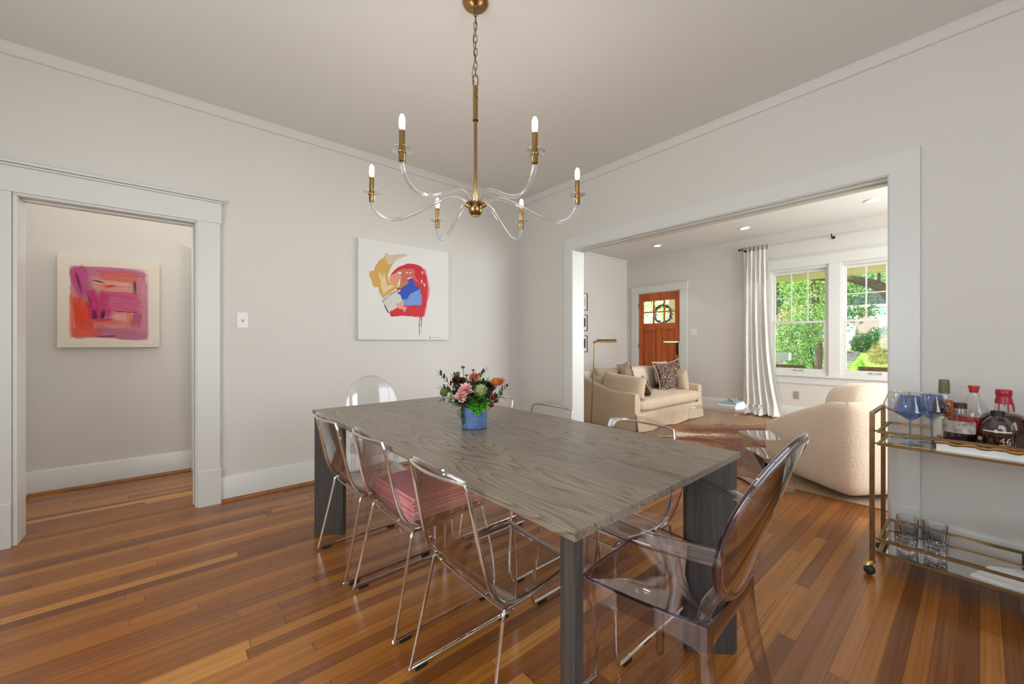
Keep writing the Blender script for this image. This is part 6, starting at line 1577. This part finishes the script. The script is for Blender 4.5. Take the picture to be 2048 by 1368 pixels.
# porch furniture whose backs show above the sills
for lb, y0, y1, z1 in (('brown wooden porch bench seen above the left window sill', 2.60, 2.03, 0.762), ('brown wooden porch bench seen above the right window sill', 1.30, 0.62, 0.775)):
    t = thing('porch_bench', lb, 'bench', (8.6, (y0 + y1) / 2, -0.06), group='wooden benches on the porch')
    ya, yb = min(y0, y1), max(y0, y1)
    build('backrest', MB().box(8.58, ya, z1 - 0.10, 8.62, yb, z1), M['benchwood'], t, bevel=0.004)
    mb = MB(); k = ya + 0.06
    while k < yb - 0.04: mb.box(8.59, k - 0.012, 0.36, 8.61, k + 0.012, z1 - 0.10); k += 0.075
    build('slats', mb, M['benchwood'], t)
    build('seat', MB().box(8.60, ya, 0.32, 9.05, yb, 0.36), M['benchwood'], t, bevel=0.004)
    for x in (8.60, 9.00):
        for y in (ya, yb - 0.05): build('leg', MB().box(x, y, -0.06, x + 0.05, y + 0.05, z1 - 0.02 if x < 8.8 else 0.32), M['benchwood'], t)
# pale post with a ball, left window
t = thing('porch_post', 'white post with a round ball at the lower left of the left window', 'post', (9.4, 2.73, -0.06))
build('post', MB().box(9.34, 2.66, -0.06, 9.46, 2.80, 0.66), M['whitewood'], t); build('ball', MB().sphere((9.36, 2.70, 0.66), 0.062, 16, 10), M['grey'], t)
build('cap', MB().box(9.50, 2.52, 0.80, 9.70, 2.90, 0.96), M['whitewood'], t)
build('cap_post', MB().box(9.55, 2.62, -0.06, 9.65, 2.72, 0.80), M['whitewood'], t)

# ground: near lawn, street, rising bank with lawn
b = MB(); prof = [(9.92, -0.6), (14.0, -1.0), (20.0, -1.6)]
for (xa, za), (xb_, zb_) in zip(prof, prof[1:]): b.add([(xa, -40, za), (xb_, -40, zb_), (xb_, 60, zb_), (xa, 60, za)], [(0, 1, 2, 3)])
struct('ground_lawn', b, M['grass'], flat=True)
struct('ground_street', MB().add([(20, -40, -1.6), (41, -40, -1.8), (41, 60, -1.8), (20, 60, -1.6)], [(0, 1, 2, 3)]), M['asphalt'], flat=True)
b = MB(); prof = [(41, -1.8), (44, -1.75), (48, -0.75), (52, 0.0), (60, 0.35), (110, 1.5)]
for (xa, za), (xb_, zb_) in zip(prof, prof[1:]): b.add([(xa, -60, za), (xb_, -60, zb_), (xb_, 90, zb_), (xa, 90, za)], [(0, 1, 2, 3)])
struct('ground_bank', b, M['grass'], flat=True)
t = thing('garden_steps', 'concrete garden steps climbing to the brick house', 'steps', (49, 8.0, -1.8))
for k in range(11):
    x = 44.2 + k * 0.72; z = -1.66 + k * 0.19
    build('step', MB().box(x, 7.45 + 0.03 * k, z - 0.6, x + 0.8, 8.75 + 0.04 * k, z), M['concrete'], t)

# brick house across the street
t = thing('brick_house', 'two-storey red brick house with grey hip roof across the street', 'house', (63, 8.0, 0.3))
HX0, HX1, HY0, HY1, HE = 60.0, 68.0, 4.2, 11.6, 5.35
build('walls', MB().box(HX0, HY0, 0.0, HX1, HY1, HE), M['brick'], t)
b = MB(); e = 0.5
b.add([(HX0 - e, HY0 - e, HE), (HX1 + e, HY0 - e, HE), (HX1 + e, HY1 + e, HE), (HX0 - e, HY1 + e, HE), (64, 7.0, 7.15), (64, 8.9, 7.15)], [(0, 1, 4), (1, 2, 5, 4), (2, 3, 5), (3, 0, 4, 5), (3, 2, 1, 0)])
build('roof', b, M['roof'], t, flat=True)
build('eave', MB().box(HX0 - e - 0.06, HY0 - e, HE - 0.22, HX0 - e + 0.1, HY1 + e, HE + 0.04).box(HX0 - e, HY0 - e, HE - 0.22, HX0, HY1 + e, HE - 0.10), M['whitewood'], t)
def hwin(y0, y1, z0, z1, sh=True, shw=0.62):
    f = build('window', MB().box(HX0 - 0.06, y0, z0, HX0 + 0.02, y1, z1), M['whitewood'], t)
    build('pane', MB().box(HX0 - 0.08, y0 + 0.07, z0 + 0.07, HX0 - 0.06, y1 - 0.07, z1 - 0.07), M['blueish_glass'], f)
    mb = MB()
    for k in (1, 2): y = y0 + (y1 - y0) * k / 3; mb.box(HX0 - 0.10, y - 0.02, z0, HX0 - 0.08, y + 0.02, z1)
    for k in (1, 2, 3): z = z0 + (z1 - z0) * k / 4; mb.box(HX0 - 0.10, y0, z - 0.02, HX0 - 0.08, y1, z + 0.02)
    build('muntins', mb, M['whitewood'], f)
    if sh:
        for s0 in (y0 - shw - 0.02, y1 + 0.02): build('shutter', MB().box(HX0 - 0.07, s0, z0, HX0 - 0.01, s0 + shw, z1), M['whitewood'], t)
hwin(9.72, 10.75, 3.65, 5.05, True, 0.62); hwin(6.15, 7.32, 3.65, 5.05, True, 0.62)
hwin(6.0, 7.25, 1.35, 2.72, True, 0.62)
d = build('front_door', MB().box(HX0 - 0.10, 9.85, 0.25, HX0, 10.35, 2.55), M['whitewood'], t)
b = MB().box(HX0 - 0.25, 9.32, 0.2, HX0, 9.80, 2.95).box(HX0 - 0.25, 10.35, 0.2, HX0, 10.8, 2.95).box(HX0 - 0.30, 9.25, 2.60, HX0, 10.9, 3.05)
build('door_surround', b, M['whitewood'], t)
# second house glimpsed through the left window
t = thing('brick_cottage', 'small brick house with white gable glimpsed through the trees', 'house', (62, 15.0, 0.3))
build('walls', MB().box(60, 13.6, 0.2, 66, 16.2, 4.6), M['brick'], t)
b = MB().add([(59.6, 13.2, 4.6), (59.6, 16.6, 4.6), (59.6, 14.9, 5.7), (66.4, 13.2, 4.6), (66.4, 16.6, 4.6), (66.4, 14.9, 5.7)], [(0, 1, 2), (5, 4, 3), (0, 2, 5, 3), (2, 1, 4, 5), (1, 0, 3, 4)])
build('gable', b, M['whitewood'], t, flat=True)
build('corner_boards', MB().box(59.9, 13.6, 0.2, 60.0, 13.8, 4.6).box(59.9, 16.0, 0.2, 60.0, 16.2, 4.6), M['whitewood'], t)

def leaves(mb, c, R, n, size, cols, rnd, shell=0.55):
    for k in range(n):
        while True:
            d = Vector((rnd.uniform(-1, 1), rnd.uniform(-1, 1), rnd.uniform(-1, 1)))
            if shell < d.length < 1: break
        bump_ = 1 + 0.14 * math.sin(d.x * 7 + c[1]) * math.sin(d.y * 6 + c[0]) + 0.1 * math.sin(d.z * 9)
        p = Vector((c[0] + d.x * R[0] * bump_, c[1] + d.y * R[1] * bump_, c[2] + d.z * R[2] * bump_))
        nrm = (d + Vector((rnd.uniform(-1, 1), rnd.uniform(-1, 1), rnd.uniform(-1, 1))) * 0.9).normalized()
        a = nrm.orthogonal().normalized(); q = Matrix.Rotation(rnd.uniform(0, 6.28), 3, nrm) @ a; r = nrm.cross(q)
        s = size * rnd.uniform(0.6, 1.3); cc = jit(rnd.choice(cols), 0.22, rnd)
        mb.add([p - q * s, p + r * s * 0.5, p + q * s, p - r * s * 0.5], [(0, 1, 2, 3)], cc)
def tree(name, label, cat, blobs, n, size, cols, trunk=None, group=None, seed=1, branches=()):
    rnd = random.Random(seed); c0 = blobs[0][0]
    t = thing(name, label, cat, (c0[0], c0[1], -1.5), group=group)
    mb = MB()
    tot = sum(b_[1][0] * b_[1][1] * b_[1][2] for b_ in blobs)
    for c, R in blobs: leaves(mb, c, R, int(2.6 * n * R[0] * R[1] * R[2] / tot) + 60, size * 0.58, cols, rnd)
    build('foliage', mb, M['leaf'], t, merge=False, flat=True)
    if trunk:
        mb = MB(); mb.tube(smooth(trunk[0], 4), trunk[1], 8)
        for bp, br in branches: mb.tube(smooth(bp, 4), br, 7)
        build('trunk', mb, M['bark'], t)
    return t
G_LIGHT = [(150, 190, 60), (120, 172, 52), (176, 206, 96), (96, 148, 48), (206, 222, 130)]
G_MID = [(84, 136, 48), (60, 112, 44), (112, 158, 64), (140, 180, 90), (72, 120, 70)]
G_DARK = [(36, 84, 44), (50, 104, 52), (70, 128, 66), (96, 150, 84)]
G_PALE = [(190, 214, 160), (160, 196, 120), (214, 228, 180), (120, 168, 84), (226, 232, 200)]
PINK = [(226, 130, 120), (236, 160, 140), (206, 110, 100), (150, 190, 90), (170, 200, 110)]
# oak with a heavy branch in front of the right window
tree('oak_tree', 'oak with a heavy dark branch crossing the right window', 'tree', [((14.4, 2.6, 4.3), (2.6, 2.8, 1.3)), ((13.6, 1.5, 3.7), (1.2, 1.3, 0.55)), ((15.5, 3.2, 3.55), (1.0, 1.2, 0.45)), ((14.2, 2.1, 3.42), (0.7, 0.5, 0.22))], 5200, 0.085, G_LIGHT, ([(14.0, 1.25, -1.0), (14.0, 1.30, 1.5), (14.0, 1.35, 2.5), (13.9, 1.3, 4.2)], 0.19), seed=2,
     branches=[([(14.0, 1.35, 2.15), (14.0, 1.7, 2.62), (14.0, 2.1, 2.82), (14.1, 2.5, 2.98), (14.3, 3.2, 3.05)], [0.14] * 5 + [0.12] * 4 + [0.10] * 4 + [0.07] * 4), ([(14.0, 1.7, 2.7), (14.0, 1.72, 3.2), (14.0, 1.8, 3.8)], [0.03] * 9)])
# trees of the left window
tree('shade_tree', 'tall tree with a dark forked trunk filling the top of the left window', 'tree', [((30, 7.6, 5.2), (3.2, 3.0, 3.4)), ((32, 5.6, 4.4), (2.2, 2.0, 2.4))], 4600, 0.16, G_MID, ([(28, 8.1, -1.8), (28, 7.9, 1.5), (28, 8.05, 3.2), (28.5, 8.3, 6)], 0.20), 'trees seen through the living room windows', 3, branches=[([(28, 7.95, 2.4), (28, 7.2, 3.3), (28, 6.6, 3.6)], [0.12] * 9)])
tree('shade_tree', 'tree with a curved trunk at the right of the left window', 'tree', [((24, 5.4, 3.6), (1.3, 1.4, 1.7)), ((25, 5.0, 5.0), (1.8, 1.6, 1.3))], 2600, 0.11, G_LIGHT, ([(23.5, 5.15, -1.7), (23.5, 5.0, 0.8), (23.5, 5.3, 2.2), (23.6, 5.15, 3.2), (24, 5.3, 4.4)], 0.15), 'trees seen through the living room windows', 4)
tree('crepe_myrtle', 'bright loose crepe myrtle bush filling the lower left window', 'shrub', [((16.5, 4.30, 0.95), (1.2, 0.62, 1.05)), ((17.5, 3.95, 1.75), (1.2, 0.65, 0.75)), ((16.0, 4.45, 0.25), (1.0, 0.55, 0.75))], 4200, 0.060, G_LIGHT + G_MID + G_PALE[:3] + G_DARK[:2], ([(16.8, 3.72, -1.4), (16.8, 3.70, 0.2), (16.7, 3.8, 1.0)], 0.022), seed=5)
tree('garden_shrub', 'dense dark green hedge at the lower right of the left window', 'shrub', [((44, 10.0, 0.2), (1.6, 1.4, 1.3)), ((45, 11.5, 0.4), (1.8, 1.6, 1.6))], 2400, 0.15, G_DARK + G_PALE[:2], None, 'shrubs in the gardens across the street', 6)
tree('garden_shrub', 'pale flowering shrub at the left of the left window', 'shrub', [((26, 7.2, 0.9), (1.6, 1.1, 1.1)), ((27, 6.7, 2.4), (1.6, 1.2, 0.9))], 2600, 0.10, G_PALE + PINK[:2] + G_LIGHT[:2], None, 'shrubs in the gardens across the street', 7)
tree('shade_tree', 'pale green tree crown behind the forked trunk', 'tree', [((50, 13.5, 4.5), (3.5, 4.2, 4.2)), ((55, 18.0, 6.0), (4, 4.5, 5)), ((52, 20.5, 3.0), (3, 3.5, 4))], 5200, 0.26, G_PALE + G_MID, ([(50, 13.5, -1), (50, 13.5, 4)], 0.25), 'trees seen through the living room windows', 8)
tree('shade_tree', 'light green tree behind the roof of the brick house', 'tree', [((75, 10.5, 9.0), (4, 5.5, 4.5)), ((76, 15.5, 8.0), (4, 5, 5)), ((74, 6.0, 9.5), (3, 3.5, 3))], 4200, 0.34, G_LIGHT + G_PALE[:2], ([(75, 10.5, 0), (75, 10.5, 8)], 0.3), 'trees seen through the living room windows', 9)
# shrubs under the brick house
tree('garden_shrub', 'dark green shrub beside the garden steps', 'shrub', [((55, 8.0, 0.95), (1.4, 1.05, 1.1)), ((55, 6.9, 1.3), (1.4, 1.0, 1.3))], 2400, 0.14, G_DARK, None, 'shrubs in the gardens across the street', 10)
tree('garden_shrub', 'rounded dark shrub under the lower window of the brick house', 'shrub', [((57, 6.2, 1.8), (1.2, 1.1, 1.0))], 1300, 0.15, G_DARK, None, 'shrubs in the gardens across the street', 11)
tree('crepe_myrtle', 'pink flowering shrub at the right edge of the right window', 'shrub', [((40, 4.75, 0.25), (1.0, 0.85, 0.85)), ((40, 4.3, 1.0), (0.9, 0.6, 0.9)), ((38, 4.3, -0.9), (0.5, 0.5, 0.5))], 2600, 0.085, PINK + G_LIGHT[:3], None, seed=12)
tree('garden_shrub', 'lime green plant beside the foot of the garden steps', 'shrub', [((40, 5.95, -0.75), (0.6, 0.30, 0.70)), ((40, 5.85, -1.3), (0.6, 0.38, 0.5))], 900, 0.08, [(150, 214, 40), (120, 200, 40), (190, 230, 80)], None, 'shrubs in the gardens across the street', 13)
# seen through the door panes
tree('garden_shrub', 'yellow green tree seen through the panes of the wooden door', 'tree', [((15, 9.2, 1.9), (1.8, 2.0, 1.8)), ((16, 8.2, 1.2), (1.2, 1.0, 1.2))], 2600, 0.085, [(214, 216, 60), (170, 196, 50), (230, 226, 110), (120, 160, 50)], ([(15, 9.2, -1.2), (15, 9.2, 1.5)], 0.1), seed=14)
